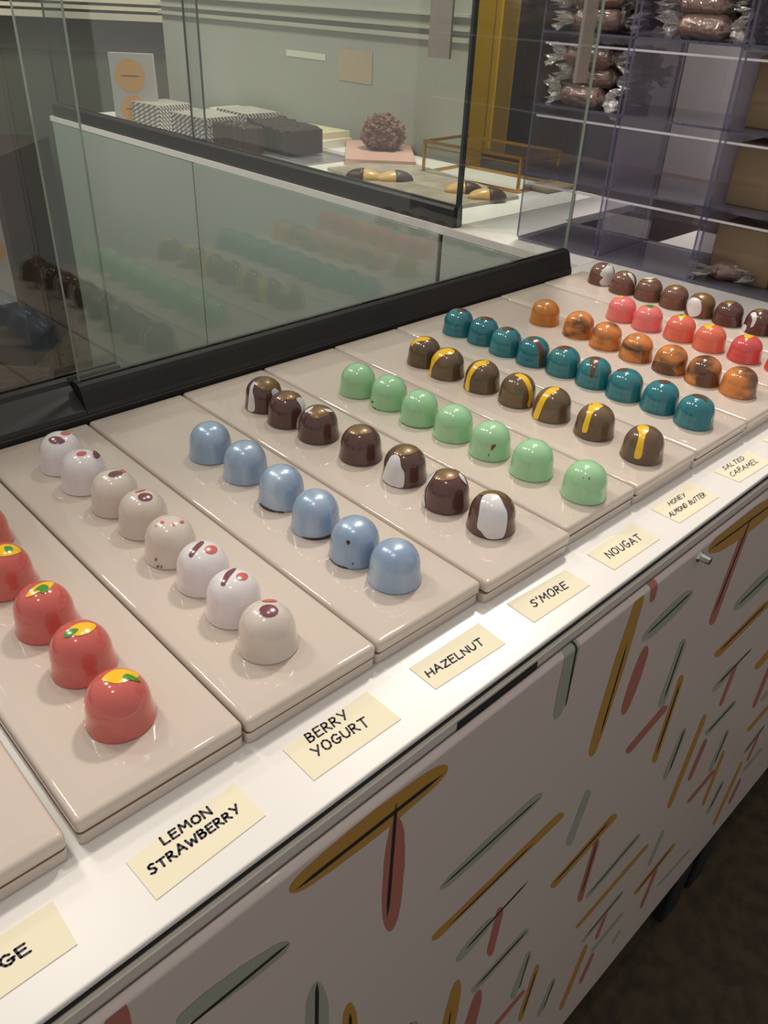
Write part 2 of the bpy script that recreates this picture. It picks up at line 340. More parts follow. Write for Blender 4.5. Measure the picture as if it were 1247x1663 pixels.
# chrome stud lock
kp = toA(unf((1141,906),YP-.03)); k=MB()
for r0,y0,y1 in ((.055,YP-.014,YP),(.04,YP-.10,YP-.014)):
    pts=[(r0*math.cos(2*PI*i/8),r0*math.sin(2*PI*i/8)) for i in range(8)]
    k.prism(pts,lambda p:A(kp[0]+p[0],y1,kp[2]+p[1]),lambda p:A(kp[0]+p[0]*.85,y0,kp[2]+p[1]*.85))
ko=k.build('door_knob',steel_m,dr,origin=(dr.location[0]/S+cab.location[0]/S,0,0)) if False else None
Pk=A(kp[0],YP,kp[2]); ko=k.build('knob',steel_m); ko.parent=dr; 
ko.matrix_parent_inverse = (Matrix.Translation(cab.location)@Matrix.Translation(dr.location)).inverted()
for X_,Y_ in ((9.1,-.70),(10.06,-.70),(-5.5,-.7),(9.1,3.5),(10.06,3.5),(14.2,-.7)):
    l=MB(); l.secs(X_-.3,X_+.3,Y_-.0,Y_+.5,[(.02,-ZF),(0,-ZF+.04),(0,-9.051 if Y_<0 else -9.0)],.06,T=A,smooth=False); part(l,'leg',slot_m,cab)

# ---------------------------------------------------------------- back counter
bc = empty('back_counter', B(2.6,13,-ZF), 'grey green panelled counter with white top running behind the glass','counter')
b_ = MB(); pa,pb=A(*toA(B(-.03,4.5,0))[:1],4.474,0),A(*toA(B(4.95,4.5,0))[:1],4.474,0); pc,pd=B(4.95,24.15,0),B(-.03,24.15,0)
pe,pg=B(2.35,6.7,0),B(4.95,6.7,0); pb=A(toA(B(2.35,4.5,0))[0],4.474,0)
b_.prism([pa[:2],pb[:2],pe[:2],pg[:2],pc[:2],pd[:2]],lambda p:(p[0],p[1],-.34),lambda p:(p[0],p[1],-.2)); part(b_,'top',work_m,bc)
b_ = MB(); b_.box(.02,2.3,4.72,6.75,-ZF+.6,-.342,T=B); b_.box(.02,4.9,6.75,24.1,-ZF+.6,-.342,T=B); b_.box(.1,2.2,4.8,6.8,-ZF,-ZF+.6,T=B); b_.box(.1,4.8,6.8,23.9,-ZF,-ZF+.6,T=B); part(b_,'body',groove_m,bc)
ysm=B_loc(unx((721,400),10.85)); ys=[4.7,ysm,16.2,24.08]
for a_,b2 in zip(ys[:-1],ys[1:]):
    d_=MB(); off=-.02 if a_<8 else (0 if a_<16 else .0); d_.rbox(-.02+off,.05,a_+(.05 if a_>5 else .0),b2-(.05 if b2<8 else .02),-ZF+.7,-.35,.012,T=B,n=2); part(d_,'panel',panel_m,bc)

# ---------------------------------------------------------------- sliding glass by the tiles
tr = empty('glass_track', A(4,4.2,-.2), 'black two-channel track behind the row of white tiles','track')
t=MB()
pf=[(3.955,-.2),(3.955,.03),(3.99,.06),(4.4,.06),(4.43,.03),(4.43,-.2)]
t.prism(pf,lambda p:A(XL,p[0],p[1]),lambda p:A(9.83,p[0],p[1])); part(t,'channel',blackp_m,tr)
def door_pane(x0,x1,y0,lab,zt,strip=None,lip=.31):
    e=empty('sliding_glass_door',A((x0+x1)/2,y0+.05,.15),lab,'glass door','sliding glass doors behind the tiles')
    fy=3.965; s_=MB(); s_.prism([(fy,.031),(fy,.05),(fy+.02,.085),(y0-.075,lip-.06),(y0-.05,lip-.02),(y0-.02,lip),(y0+.075,lip),(y0+.09,.061),(y0+.0,.061),(fy+.03,.061)],lambda p:A(x0 if x0<0 else x0-.04,p[0],p[1]),lambda p:A(x1 if x1>5 else 2.105,p[0],p[1]))
    if x1<5: s_.prism([(y0-.07,.061),(y0-.07,lip-.03),(y0-.05,lip),(y0+.075,lip),(y0+.09,.061)],lambda p:A(2.105,p[0],p[1]),lambda p:A(x1,p[0],p[1]))
    part(s_,'bottom_rail',blackp_m,e)
    g=MB(); g.box(x0,x1,y0,y0+.045,lip+.0,8.5,T=A,edge=1); part(g,'pane',[glass_m,gedge_m],e)
    if strip: h=MB(); h.box(strip[0],strip[1],y0-.05,y0-.003,strip[2],8.4,T=A,edge=0); part(h,'finger_pull',strip_m,e)
    return e
pr_=toA(unf((980,5),4.1)); ps=toA(unf((1000,5),4.1))
door_pane(2.15,9.83,4.11,'clear sliding glass pane nearer the tiles, right of the pair',8,(9.28+.08,9.53+.08,toA(unf((965,133),4.08))[2]))
door_pane(XL,2.63,4.31,'left clear sliding glass pane, behind the right one',8)
# ---------------------------------------------------------------- glass case on the back counter
gc = empty('glass_display_case', B(2.6,15.7,-.2), 'tall glass case on the white back counter holding boxes and bark','glass case')
r_=MB(); r_.prism([(.03,-.2),(.03,.12),(.06,.16),(.28,.16),(.30,-.2)],lambda p:B(p[0],7.55,p[1]),lambda p:B(p[0],24.0,p[1])); part(r_,'bottom_rail',blackp_m,gc)
g=MB(); g.box(.12,.18,7.55,16.35,.16,8.5,T=B,edge=1); part(g,'pane',[glass_m,dkedge_m],gc)
g=MB(); g.box(.20,.26,15.9,24.0,.16,8.5,T=B,edge=1); part(g,'pane',[glass_m,dkedge_m],gc)
g=MB(); g.box(.185,4.95,7.55,7.61,-.19,8.5,T=B,edge=0); part(g,'pane',[glass_m,dkedge_m],gc)
g=MB(); g.box(.10,.20,7.50,7.56,-.2,8.5,T=B); part(g,'corner_seal',dkedge_m,gc)
hz=unx((735,96),10.9)[2]; h=MB(); h.box(.06,.11,7.95,8.45,hz,8.4,T=B,edge=0); part(h,'finger_pull',strip_m,gc)

# ---------------------------------------------------------------- tiles
dnames=['behind the GE card, leftmost stack','under the red strawberry domes','under the white and plum domes','under the pearl blue domes','under the bronze-topped dark domes','under the mint green domes','under the yellow-striped domes','under the teal domes','under the orange marbled domes','under the coral domes','under the far brown domes']
yoff={3:-.0,4:-.045,2:.0,1:.015,5:.01,0:-.01,7:.0}
for i in range(11):
    x0=i-1+.008; x1=i-.008
    if i==0: x0-=.05; x1-=.045
    if i==4: x0+=.0
    y0=yoff.get(i,0); y1=3.93+.0165*i
    up=[(.014,-.1),(.004,-.094),(0,-.088),(0,-.03),(.006,-.016),(.016,-.007),(.03,-.004),(.075,-.0035),(.09,-.0005),(.11,0)]
    t=MB(); t.secs(x0,x1,y0,y1,up,.03,mis=[1,1,0,0,0,0,0,0,0]); o=t.build('ceramic_tile',[tile_m,raw_m],origin=((x0+x1)/2,2,-.1))
    tag(o,'glossy white tile '+dnames[i]+', upper of two','tile','upper white tiles')
    lo=[(.02,-.2),(.006,-.194),(0,-.185),(0,-.115),(.004,-.108),(.014,-.1005)]
    j=random.uniform(-.008,.008); jy=random.uniform(-.004,.012)
    t=MB(); t.secs(x0+j*.5,x1+j*.5,y0+.01+jy,y1-.01,lo,.03,mis=[0,0,0,1,1]); o=t.build('ceramic_tile',[tile_m,raw_m],origin=((x0+x1)/2,2,-.2))
    tag(o,'white tile '+dnames[i]+', lower of two, only its edge showing','tile','lower white tiles')

# ---------------------------------------------------------------- chocolates
R0,HR,Z0,RT,KK = .193,1.5,.55,.925,2.25
def rad(z,R=R0):
    u=z/R
    if u<=Z0: return R*(1-(1-RT)*max(u,0)/Z0)
    t=min((u-Z0)/(HR-Z0),1); s=t**(KK/2); return R*RT*math.sqrt(max(0,1-s*s))**(2/KK)
def dome(mb,cx,cy,mi=0,N=64,M=20):
    vs=[(cx,cy,0)]; 
    prof=[(R0*.955,0.0),(R0*.99,.004),(R0*.999,.012)]
    for i in range(1,7): prof.append((rad(Z0*R0*i/6),Z0*R0*i/6))
    for i in range(1,M):
        z=R0*(Z0+(HR-Z0)*math.sin(PI/2*i/M)**(2/KK)); prof.append((rad(z),z))
    rings=len(prof)
    for r_,z in prof:
        for j in range(N): q=2*PI*j/N; vs.append((cx+r_*math.cos(q),cy+r_*math.sin(q),z))
    vs.append((cx,cy,HR*R0)); top=len(vs)-1; fs=[(0,1+(j+1)%N,1+j) for j in range(N)]
    for k in range(rings-1):
        for j in range(N): fs.append((1+k*N+j,1+k*N+(j+1)%N,1+(k+1)*N+(j+1)%N,1+(k+1)*N+j))
    b=1+(rings-1)*N
    for j in range(N): fs.append((b+j,b+(j+1)%N,top))
    mb.add(vs,fs,mi,True)
def inside(P,c):
    return 0<=P[2]<=HR*R0 and math.hypot(P[0]-c[0],P[1]-c[1])<=rad(P[2])
def hit(u,c):
    d=ray(u); d=d/np.linalg.norm(d); L=np.linalg.norm(np.array([c[0],c[1],.15])-CAM); st=.012; t=L-.42
    while t<L+.42:
        if inside(CAM+t*d,c):
            lo,hi=t-st,t
            for _ in range(14):
                m=(lo+hi)/2
                if inside(CAM+m*d,c): hi=m
                else: lo=m
            return CAM+hi*d
        t+=st
    return None
def px(P):
    q=RM.T@(np.array(P,float)-CAM); return (CX+FPX*q[0]/-q[2],CY-FPX*q[1]/-q[2])
def hitc(u,c):
    m=px((c[0],c[1],.16))
    for k in range(40):
        w=1-.03*k; P=hit((m[0]+(u[0]-m[0])*w,m[1]+(u[1]-m[1])*w),c)
        if P is not None: return P
    return np.array([c[0],c[1],HR*R0])
def onrm(P,c):
    e=1e-3; z=min(P[2],HR*R0-2e-3); g=(rad(z+e)-rad(max(z-e,0)))/(e+min(e,z)); a=np.array([P[0]-c[0],P[1]-c[1]]); l=np.linalg.norm(a)
    if l<1e-4: return np.array([0,0,1.])
    n=np.array([a[0]/l,a[1]/l,-g]); return n/np.linalg.norm(n)
def smooth_poly(pts,sub=4):
    n=len(pts); out=[]
    for i in range(n):
        p0,p1,p2,p3=[np.array(pts[(i+k-1)%n],float) for k in range(4)]
        for s_ in range(sub):
            t=s_/sub; out.append(tuple(.5*((2*p1)+(-p0+p2)*t+(2*p0-5*p1+4*p2-p3)*t*t+(-p0+3*p1-3*p2+p3)*t**3)))
    return out
def ell(cx,cy,rx,ry,rot=0,n=14):
    a=math.radians(rot); return [(cx+rx*math.cos(q)*math.cos(a)-ry*math.sin(q)*math.sin(a),cy+rx*math.cos(q)*math.sin(a)+ry*math.sin(q)*math.cos(a)) for q in [2*PI*i/n for i in range(n)]]
def patch(mb,c,outline,mi,lift=.0016,ellipse=False):
    ol=outline if ellipse else smooth_poly(outline)
    xs=[p[0] for p in ol]; ys_=[p[1] for p in ol]; n=len(ol); st=max(1.6,max(max(xs)-min(xs),max(ys_)-min(ys_))/14)
    def inn(x,y):
        r=False; j=n-1
        for i in range(n):
            if (ol[i][1]>y)!=(ol[j][1]>y) and x<(ol[j][0]-ol[i][0])*(y-ol[i][1])/(ol[j][1]-ol[i][1])+ol[i][0]: r=not r
            j=i
        return r
    pts=[Vector(p) for p in ol]; y=min(ys_)+st/2; 
    while y<max(ys_):
        x=min(xs)+st/2
        while x<max(xs):
            if inn(x,y) and min((x-p[0])**2+(y-p[1])**2 for p in ol)>(st*.4)**2: pts.append(Vector((x,y)))
            x+=st
        y+=st
    vo,_,fo,_,_,_=delaunay_2d_cdt(pts,[(i,(i+1)%n) for i in range(n)],[],1,1e-6)
    V=[]
    for v in vo:
        P=hitc((v[0],v[1]),c); V.append(P+onrm(P,c)*lift)
    F=[]
    for f in fo:
        a=np.array(V[f[1]])-V[f[0]]; b=np.array(V[f[2]])-V[f[0]]; nn=np.cross(a,b)
        if np.linalg.norm(nn)<1e-9: continue
        m=(V[f[0]]+V[f[1]]+V[f[2]])/3
        F.append(tuple(f) if nn@onrm(m,c)>0 else tuple(f)[::-1])
    mb.add(V,F,mi,True)
C4=(850,400,3.141); C5=(500,450,3.1175); C6=(250,560,2.771); C7=(0,660,2.494); C8=(550,700,2.771); C9=(0,780,3.697); F_=(0,0,1.)
def E_(cx,cy,rx,ry,rot=0): return ('e',cx,cy,rx,ry,rot)
rows={
'straw':('red strawberry dome','red dome chocolates on their tile',[
 ((205,1206),'straw',C9,[('Y',[(612,1200),(640,1165),(690,1140),(750,1137),(800,1150),(830,1170),(825,1185),(790,1195),(740,1215),(690,1221),(650,1212)]),('G',[(737,1178),(760,1165),(785,1172),(815,1188),(845,1212),(815,1207),(775,1200),(745,1195)])],'with yellow lemon and green leaf, frontmost of the row'),
 ((145,1117),'straw',C9,[('Y',[(412,905),(440,875),(490,857),(540,857),(575,873),(560,900),(520,922),(480,934),(445,932)]),('G',[(385,940),(395,910),(425,895),(468,893),(462,912),(430,932),(405,945)])],'whose green leaf lies left of its lemon, second in row'),
 ((85,1046),'straw',C9,[('Y',[(155,702),(175,670),(215,635),(265,614),(322,615),(305,645),(270,675),(235,672),(205,690)]),('G',[(200,670),(230,640),(262,628),(292,640),(285,665),(255,680),(232,662)])],'with leaf across its slanted lemon, third in row'),
 ((20,976),'straw',C9,[('Y',[(-30,425),(10,390),(60,387),(100,400),(125,428),(90,445),(50,455),(10,458),(-20,450)]),('G',[(25,405),(40,398),(68,402),(78,418),(60,432),(35,428)])],'cut by the left picture edge, lemon mark with round green spot'),
 ((-17,905),'straw',C9,[],'farthest back, only its right flank in view'),
 ]),
'white':('','white and cream domes with plum marks',[
 ((108,774),'white',C7,[('P',[(197,133),(215,123),(240,124),(258,135),(262,144),(245,152),(220,152),(203,145)]),('C',E_(264,110,20,7))],'white dome with plum blob before a coral dot, nearest the glass'),
 ((144,806),'white',C7,[('C',E_(330,192,21,9,-8)),('P',E_(390,193,15,19,-10))],'white dome with coral dot left and plum dot right'),
 ((194,842.5),'cream',C7,[('P',E_(467,274,30,12,-10)),('C',[(487,259),(500,258),(509,262),(504,268),(494,269),(490,264)])],'cream dome with plum oval touching a coral sliver, third from the glass'),
 ((239,878.5),'cream',C7,[('P',E_(588,368,30,17)),('C',[(545,350),(565,341),(592,338),(570,346)])],'cream dome with one round plum oval, fourth from the glass'),
 ((283,925.5),'cream',C7,[('C',E_(657,470,9,5)),('C',E_(702,479,7,5)),('C',E_(736,469,9,5)),('C',E_(633,485,3,3)),('P',E_(633,619,4,7)),('P',E_(641,647,6,4)),('P',E_(655,648,3,5))],'cream dome with small coral specks on top'),
 ((335,972),'white',C7,[('P',[(765,605),(777,610),(800,582),(827,552),(812,548),(790,565),(772,588)]),('C',E_(854,581,26,17))],'white dome with thin plum stripe and coral dot, third from the front'),
 ((384,1023.7),'white',C7,[('P',[(895,722),(910,726),(924,700),(935,685),(957,658),(938,660),(915,675),(902,700)]),('C',E_(980,690,24,15))],'white dome with plum stripe and coral dot, second from the front'),
 ((437,1080.6),'cream',C7,[('P',E_(1088,829,39,26)),('C',[(1060,790),(1075,785),(1100,783),(1125,788),(1110,793),(1080,794)])],'greyish cream dome with big plum spot, frontmost of its row'),
 ]),
'blue':('pearl blue dome','pearl blue domes',[
 ((345,756),'blue',C6,[],'nearest the glass'),((401,790),'blue',C6,[],'second from the glass'),
 ((458.6,833),'blue',C6,[('D',[(478,712),(500,728),(540,745),(580,750),(583,756),(540,752),(500,738),(480,722)])],'with brown chipped foot, third from the glass'),
 ((513,877.6),'blue',C6,[('D',[(665,862),(700,868),(740,868),(775,860),(805,848),(803,860),(770,872),(725,878),(690,873)])],'with brown chips at its foot, third from the front'),
 ((575.5,925.6),'blue',C6,[('D',[(865,884),(874,879),(883,886),(880,895),(874,900),(868,894)]),('D',[(792,960),(820,985),(868,1002),(868,1006),(820,992),(795,972)]),('D',E_(895,984,4,3))],'with one brown fleck on its side, second from the front'),
 ((638.7,966.7),'blue',C6,[],'frontmost of the row'),
 ]),
'dark':('dark chocolate dome','bronze-topped dark domes',[
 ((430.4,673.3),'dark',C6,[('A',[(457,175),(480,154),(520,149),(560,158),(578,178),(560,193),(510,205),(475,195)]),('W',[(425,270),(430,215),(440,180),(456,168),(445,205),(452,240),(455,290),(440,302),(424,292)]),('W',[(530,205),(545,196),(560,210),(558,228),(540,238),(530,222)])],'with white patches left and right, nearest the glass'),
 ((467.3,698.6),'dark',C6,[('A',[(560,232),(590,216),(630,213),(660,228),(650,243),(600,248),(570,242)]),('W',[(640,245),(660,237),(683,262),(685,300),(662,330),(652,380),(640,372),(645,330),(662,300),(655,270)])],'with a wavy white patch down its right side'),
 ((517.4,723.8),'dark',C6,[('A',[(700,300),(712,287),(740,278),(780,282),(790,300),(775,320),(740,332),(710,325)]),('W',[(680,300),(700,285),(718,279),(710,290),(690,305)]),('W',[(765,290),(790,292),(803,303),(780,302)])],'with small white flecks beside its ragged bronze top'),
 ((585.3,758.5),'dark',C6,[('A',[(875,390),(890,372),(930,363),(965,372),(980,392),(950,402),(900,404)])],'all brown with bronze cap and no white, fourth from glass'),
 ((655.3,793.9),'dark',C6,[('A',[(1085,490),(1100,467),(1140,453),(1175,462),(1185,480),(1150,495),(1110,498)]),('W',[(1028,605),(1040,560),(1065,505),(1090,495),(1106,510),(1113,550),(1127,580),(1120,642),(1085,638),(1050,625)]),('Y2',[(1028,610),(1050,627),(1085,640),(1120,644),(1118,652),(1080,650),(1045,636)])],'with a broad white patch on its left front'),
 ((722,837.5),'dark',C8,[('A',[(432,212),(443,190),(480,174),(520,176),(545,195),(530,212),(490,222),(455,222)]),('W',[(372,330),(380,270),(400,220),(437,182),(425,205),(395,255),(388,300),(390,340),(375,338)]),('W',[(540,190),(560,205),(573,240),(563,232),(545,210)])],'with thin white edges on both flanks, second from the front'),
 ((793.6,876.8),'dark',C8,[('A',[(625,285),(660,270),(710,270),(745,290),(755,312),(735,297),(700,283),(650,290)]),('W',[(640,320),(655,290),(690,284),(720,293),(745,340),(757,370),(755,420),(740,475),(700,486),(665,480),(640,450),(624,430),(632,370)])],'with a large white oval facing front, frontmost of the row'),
 ]),
'green':('mint green dome','mint green domes',[
 ((580.8,648.9),'green',C5,[],'nearest the glass'),((630.9,669.4),'green',C5,[('D',E_(326,632,5,6)),('D',[(330,655),(345,665),(365,676),(345,670)])],'with dark chips at its left foot'),
 ((679.6,696),'green',C5,[('D',[(470,735),(500,755),(560,768),(630,763),(630,768),(560,774),(500,762)])],'with brown rim showing at its foot, third from the glass'),((733.8,721.4),'green',C5,[],'in the middle of its row'),
 ((792.5,750.9),'green',C5,[('D2',[(935,848),(952,850),(945,862),(930,878),(926,868)]),('D2',E_(915,900,3,5))],'with a small brown scratch, third from the front'),((859.3,783.6),'green',C5,[],'second from the front'),
 ((942.6,820.5),'green',C8,[('D2',E_(1127,213,4,4)),('D2',E_(1100,211,3,2))],'frontmost, next to the s\'more and nougat cards'),
 ]),
'olive':('olive brown dome','yellow-striped brown domes',[
 ((687.6,599.5),'olive',C5,[('Y',[(522,352),(530,327),(560,307),(600,303),(620,312),(600,322),(560,327),(535,342)])],'with a yellow curve over its top only, nearest the glass'),
 ((724.2,619.7),'olive',C5,[('Y',[(612,495),(615,450),(635,400),(670,370),(715,361),(742,375),(730,390),(690,395),(655,420),(630,460),(622,508)])],'with yellow stripe curving down its left side, second from glass'),
 ((780.3,641.2),'olive',C5,[('Y',[(797,578),(800,530),(815,480),(850,435),(900,422),(918,435),(900,445),(865,455),(835,490),(820,530),(815,582)])],'with yellow stripe down the left, third from the glass'),
 ((836.8,664.3),'olive',C5,[('Y',[(1047,498),(1075,489),(1110,510),(1130,550),(1136,600),(1122,655),(1110,650),(1118,600),(1105,550),(1080,515)])],'with yellow stripe down its right side'),
 ((892.3,688.8),'olive',C4,[('Y',[(48,880),(60,835),(90,770),(130,727),(170,719),(182,732),(150,748),(115,785),(90,840),(70,888)])],'with slanting yellow stripe, third from the front'),
 ((960.5,717.4),'olive',C4,[('Y',[(300,945),(305,910),(325,850),(340,805),(375,799),(405,815),(385,830),(355,850),(340,890),(325,945),(310,950)])],'with yellow stripe ending at mid height, second from the front'),
 ((1036.9,755.9),'olive',C4,[('Y',[(565,1075),(570,1040),(585,985),(588,950),(580,925),(600,913),(635,920),(638,940),(620,970),(612,1020),(600,1075),(580,1085)])],'with straight yellow stripe, frontmost of the row'),
 ]),
'teal':('teal dome','teal domes',[
 ((742.8,548.5),'teal',C5,[('B',E_(778,168,24,8))],'with brown cap, nearest the glass'),((782.9,563.2),'teal',C5,[('B',E_(905,212,33,8))],'with brown cap, second from the glass'),((818.5,581.2),'teal',C5,[('B',E_(1012,264,30,8))],'with brown cap, third from the glass'),
 ((862.5,597.9),'teal',C5,[('B',[(1112,312),(1140,306),(1170,325),(1190,360),(1195,400),(1190,452),(1170,452),(1172,400),(1160,350),(1135,325)])],'with a brown band running down its right side'),
 ((911.1,614.6),'teal',C4,[('B',E_(205,519,36,9))],'with brown cap, right in the middle of its row'),
 ((959.8,633.4),'teal',C4,[('B',[(337,575),(345,567),(385,567),(388,580),(370,620),(355,668),(340,665),(345,620)])],'with a short brown drip down its front'),
 ((1009.5,654),'teal',C4,[('B',E_(502,630,28,8))],'with brown cap, third from the front'),((1065.9,674.4),'teal',C4,[('B',E_(720,691,29,11))],'with brown cap, second from the front'),
 ((1121.2,699.3),'teal',C4,[('B',[(860,757),(890,754),(920,766),(938,785),(935,795),(905,775),(880,768)])],'with brown cap to the right, frontmost of the row'),
 ]),
'copper':('','orange and brown marbled domes',[
 ((882.2,530.9),'ochre',C4,[],'plain ochre dome at the glass end of the marbled row'),
 ((936.3,551.5),'marble',C4,[],'orange brown marbled dome, second from the glass'),((979.9,570.3),'marble',C4,[],'orange brown marbled dome, third from the glass'),((1028.9,590),'marble',C4,[],'orange brown marbled dome in the middle of its row'),
 ((1083.4,610.1),'marble',C4,[('B',[(655,585),(700,590),(745,605),(760,625),(775,655),(735,659),(690,650),(650,625),(645,605)])],'orange dome with brown lower left side'),
 ((1136.5,628.9),'marble',C4,[('B',[(880,700),(885,665),(915,660),(940,645),(965,640),(985,655),(990,700),(950,716),(905,715)])],'orange dome with ragged brown lower front'),
 ((1193.2,648),'marble',C4,[],'brown and orange swirled dome, frontmost of its row'),
 ]),
'coral':('','coral and red domes on the ninth tile',[
 ((1005.4,524.5),'pink',C4,[('Y',E_(490,258,20,6))],'coral pink dome with faint yellow cap, nearest the glass'),
 ((1047.4,539.8),'pink',C4,[('G',[(625,302),(645,298),(665,304),(655,313),(645,318),(635,308)])],'coral pink dome with a green fleck on top'),
 ((1099.3,556.6),'orangered',C4,[('Y',[(788,354),(820,352),(828,358),(805,374),(792,364)]),('G',[(790,350),(805,345),(818,348),(812,354),(798,354)])],'orange red dome with green and yellow fleck on top'),
 ((1147,573.5),'orangered',C4,[('Y',[(918,402),(930,394),(965,395),(975,402),(955,415),(940,425),(930,418)])],'orange red dome with yellow spot, near the middle'),
 ((1204,591.7),'red',C4,[('Y',[(1125,454),(1160,447),(1175,460),(1150,470),(1135,470)])],'bright red dome with yellow spot'),
 ((1266,611),'red',C4,[],'red dome cut off by the right picture edge'),
 ]),
'far':('','brown domes on the last tile',[
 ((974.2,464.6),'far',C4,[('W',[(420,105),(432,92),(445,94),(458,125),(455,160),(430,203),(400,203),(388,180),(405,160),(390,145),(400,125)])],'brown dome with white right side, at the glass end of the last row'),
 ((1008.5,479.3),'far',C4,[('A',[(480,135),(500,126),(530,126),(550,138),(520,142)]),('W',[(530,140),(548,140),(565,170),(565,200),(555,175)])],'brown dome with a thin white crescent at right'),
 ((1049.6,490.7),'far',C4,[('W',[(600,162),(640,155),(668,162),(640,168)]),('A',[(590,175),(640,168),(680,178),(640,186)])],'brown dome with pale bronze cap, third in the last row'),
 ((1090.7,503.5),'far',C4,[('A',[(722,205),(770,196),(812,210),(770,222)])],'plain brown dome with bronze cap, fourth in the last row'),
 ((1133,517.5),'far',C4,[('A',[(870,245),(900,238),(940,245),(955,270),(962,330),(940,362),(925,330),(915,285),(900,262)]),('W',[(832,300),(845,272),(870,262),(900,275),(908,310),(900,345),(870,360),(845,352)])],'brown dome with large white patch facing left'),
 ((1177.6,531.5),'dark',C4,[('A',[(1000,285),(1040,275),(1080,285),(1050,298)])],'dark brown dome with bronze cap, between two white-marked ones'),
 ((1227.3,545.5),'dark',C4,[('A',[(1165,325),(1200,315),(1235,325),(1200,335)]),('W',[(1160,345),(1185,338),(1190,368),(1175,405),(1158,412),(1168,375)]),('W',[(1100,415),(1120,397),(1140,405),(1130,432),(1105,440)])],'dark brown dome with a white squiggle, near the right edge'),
 ((1277,561),'dark',C4,[],'last brown dome, mostly beyond the right picture edge'),
 ]),
}
pt['Y2']=pbr('tan_rim',(160,124,92),.4); pt['D2']=pbr('olive_fleck',(96,84,48),.4)
for key,(head,grp,items) in rows.items():
    HR={'straw':1.6,'white':1.57,'blue':1.57,'dark':1.52,'green':1.53,'olive':1.5,'teal':1.48}.get(key,1.45)
    for (xm,yb),mk,crop,pats,lab in items:
        P=unz((xm,yb)); d=P[:2]-CAM[:2]; d/=np.linalg.norm(d); c_=P[:2]+d*R0*.99
        mb=MB(); dome(mb,c_[0],c_[1]); ms=[choc[mk]]
        for kx,(pk,ol) in enumerate(pats):
            if pt[pk] not in ms: ms.append(pt[pk])
            e=ol[0]=='e'
            pl=ell(*ol[1:]) if e else ol
            pl=[(x/crop[2]+crop[0],y/crop[2]+crop[1]) for x,y in pl]
            patch(mb,c_,pl,ms.index(pt[pk]),lift=.0032+.0009*kx,ellipse=e)
        o=mb.build('chocolate_bonbon',ms,origin=(c_[0],c_[1],0))
        tag(o,(head+' '+lab).strip(),'chocolate',grp)

# ---------------------------------------------------------------- name cards
FONT={'A':(.8,[[(0,0),(.4,1),(.8,0)],[(.15,.35),(.66,.35)]]),'B':(.62,[[(0,0),(0,1),(.4,.95),(.5,.78),(.38,.55),(0,.5)],[(.2,.52),(.55,.4),(.58,.18),(.4,0),(0,0)]]),
'C':(.65,[[(.62,.85),(.4,1),(.12,.85),(0,.5),(.12,.12),(.4,0),(.65,.12)]]),'D':(.68,[[(0,0),(0,1)],[(0,1),(.4,.95),(.66,.65),(.62,.3),(.35,.02),(0,0)]]),
'E':(.6,[[(.6,1),(0,1),(0,0),(.6,0)],[(0,.52),(.5,.55)]]),'G':(.75,[[(.65,.85),(.4,1),(.12,.85),(0,.45),(.15,.08),(.42,0),(.68,.15),(.68,.42)],[(.4,.42),(.8,.42)]]),
'H':(.7,[[(0,0),(0,1)],[(.7,0),(.7,1)],[(0,.5),(.7,.52)]]),'I':(.1,[[(.05,0),(.05,1)]]),'L':(.55,[[(0,1),(0,0),(.55,0)]]),
'M':(.9,[[(0,0),(.12,1),(.45,.35),(.8,1),(.9,0)]]),'N':(.72,[[(0,0),(0,1),(.72,0),(.72,1)]]),'O':(.75,[[(.38,1),(.1,.85),(0,.5),(.1,.12),(.38,0),(.65,.12),(.75,.5),(.65,.85),(.38,1)]]),
'R':(.65,[[(0,0),(0,1),(.4,.97),(.52,.78),(.38,.55),(0,.48)],[(.2,.5),(.65,0)]]),'S':(.6,[[(.58,.88),(.35,1),(.08,.88),(.08,.65),(.5,.42),(.55,.18),(.3,0),(0,.12)]]),
'T':(.75,[[(0,1),(.75,1)],[(.37,1),(.37,0)]]),'U':(.7,[[(0,1),(.02,.3),(.2,.02),(.5,.02),(.68,.3),(.7,1)]]),'W':(1.0,[[(0,1),(.22,0),(.5,.7),(.75,0),(1,1)]]),
'Y':(.75,[[(0,1),(.37,.5)],[(.75,1),(.3,0)]]),'Z':(.7,[[(0,1),(.7,1),(0,0),(.7,0)]]),"'":(.1,[[(.08,1.05),(.02,.8)]]),' ':(.5,[])}
def ribbon(mb,pts,w,z,rnd):
    for a,b in zip(pts[:-1],pts[1:]):
        d=b-a; L=np.linalg.norm(d)
        if L<1e-6: continue
        n=np.array([-d[1],d[0]])/L*w/2; mb.add([(*(a-n),z),(*(b-n),z),(*(b+n),z),(*(a+n),z)],[(0,1,2,3)])
    for a in pts:
        mb.add([(a[0]+w/2*math.cos(q),a[1]+w/2*math.sin(q),z) for q in [PI/4*i for i in range(8)]],[tuple(range(8))])
ZC=-.2
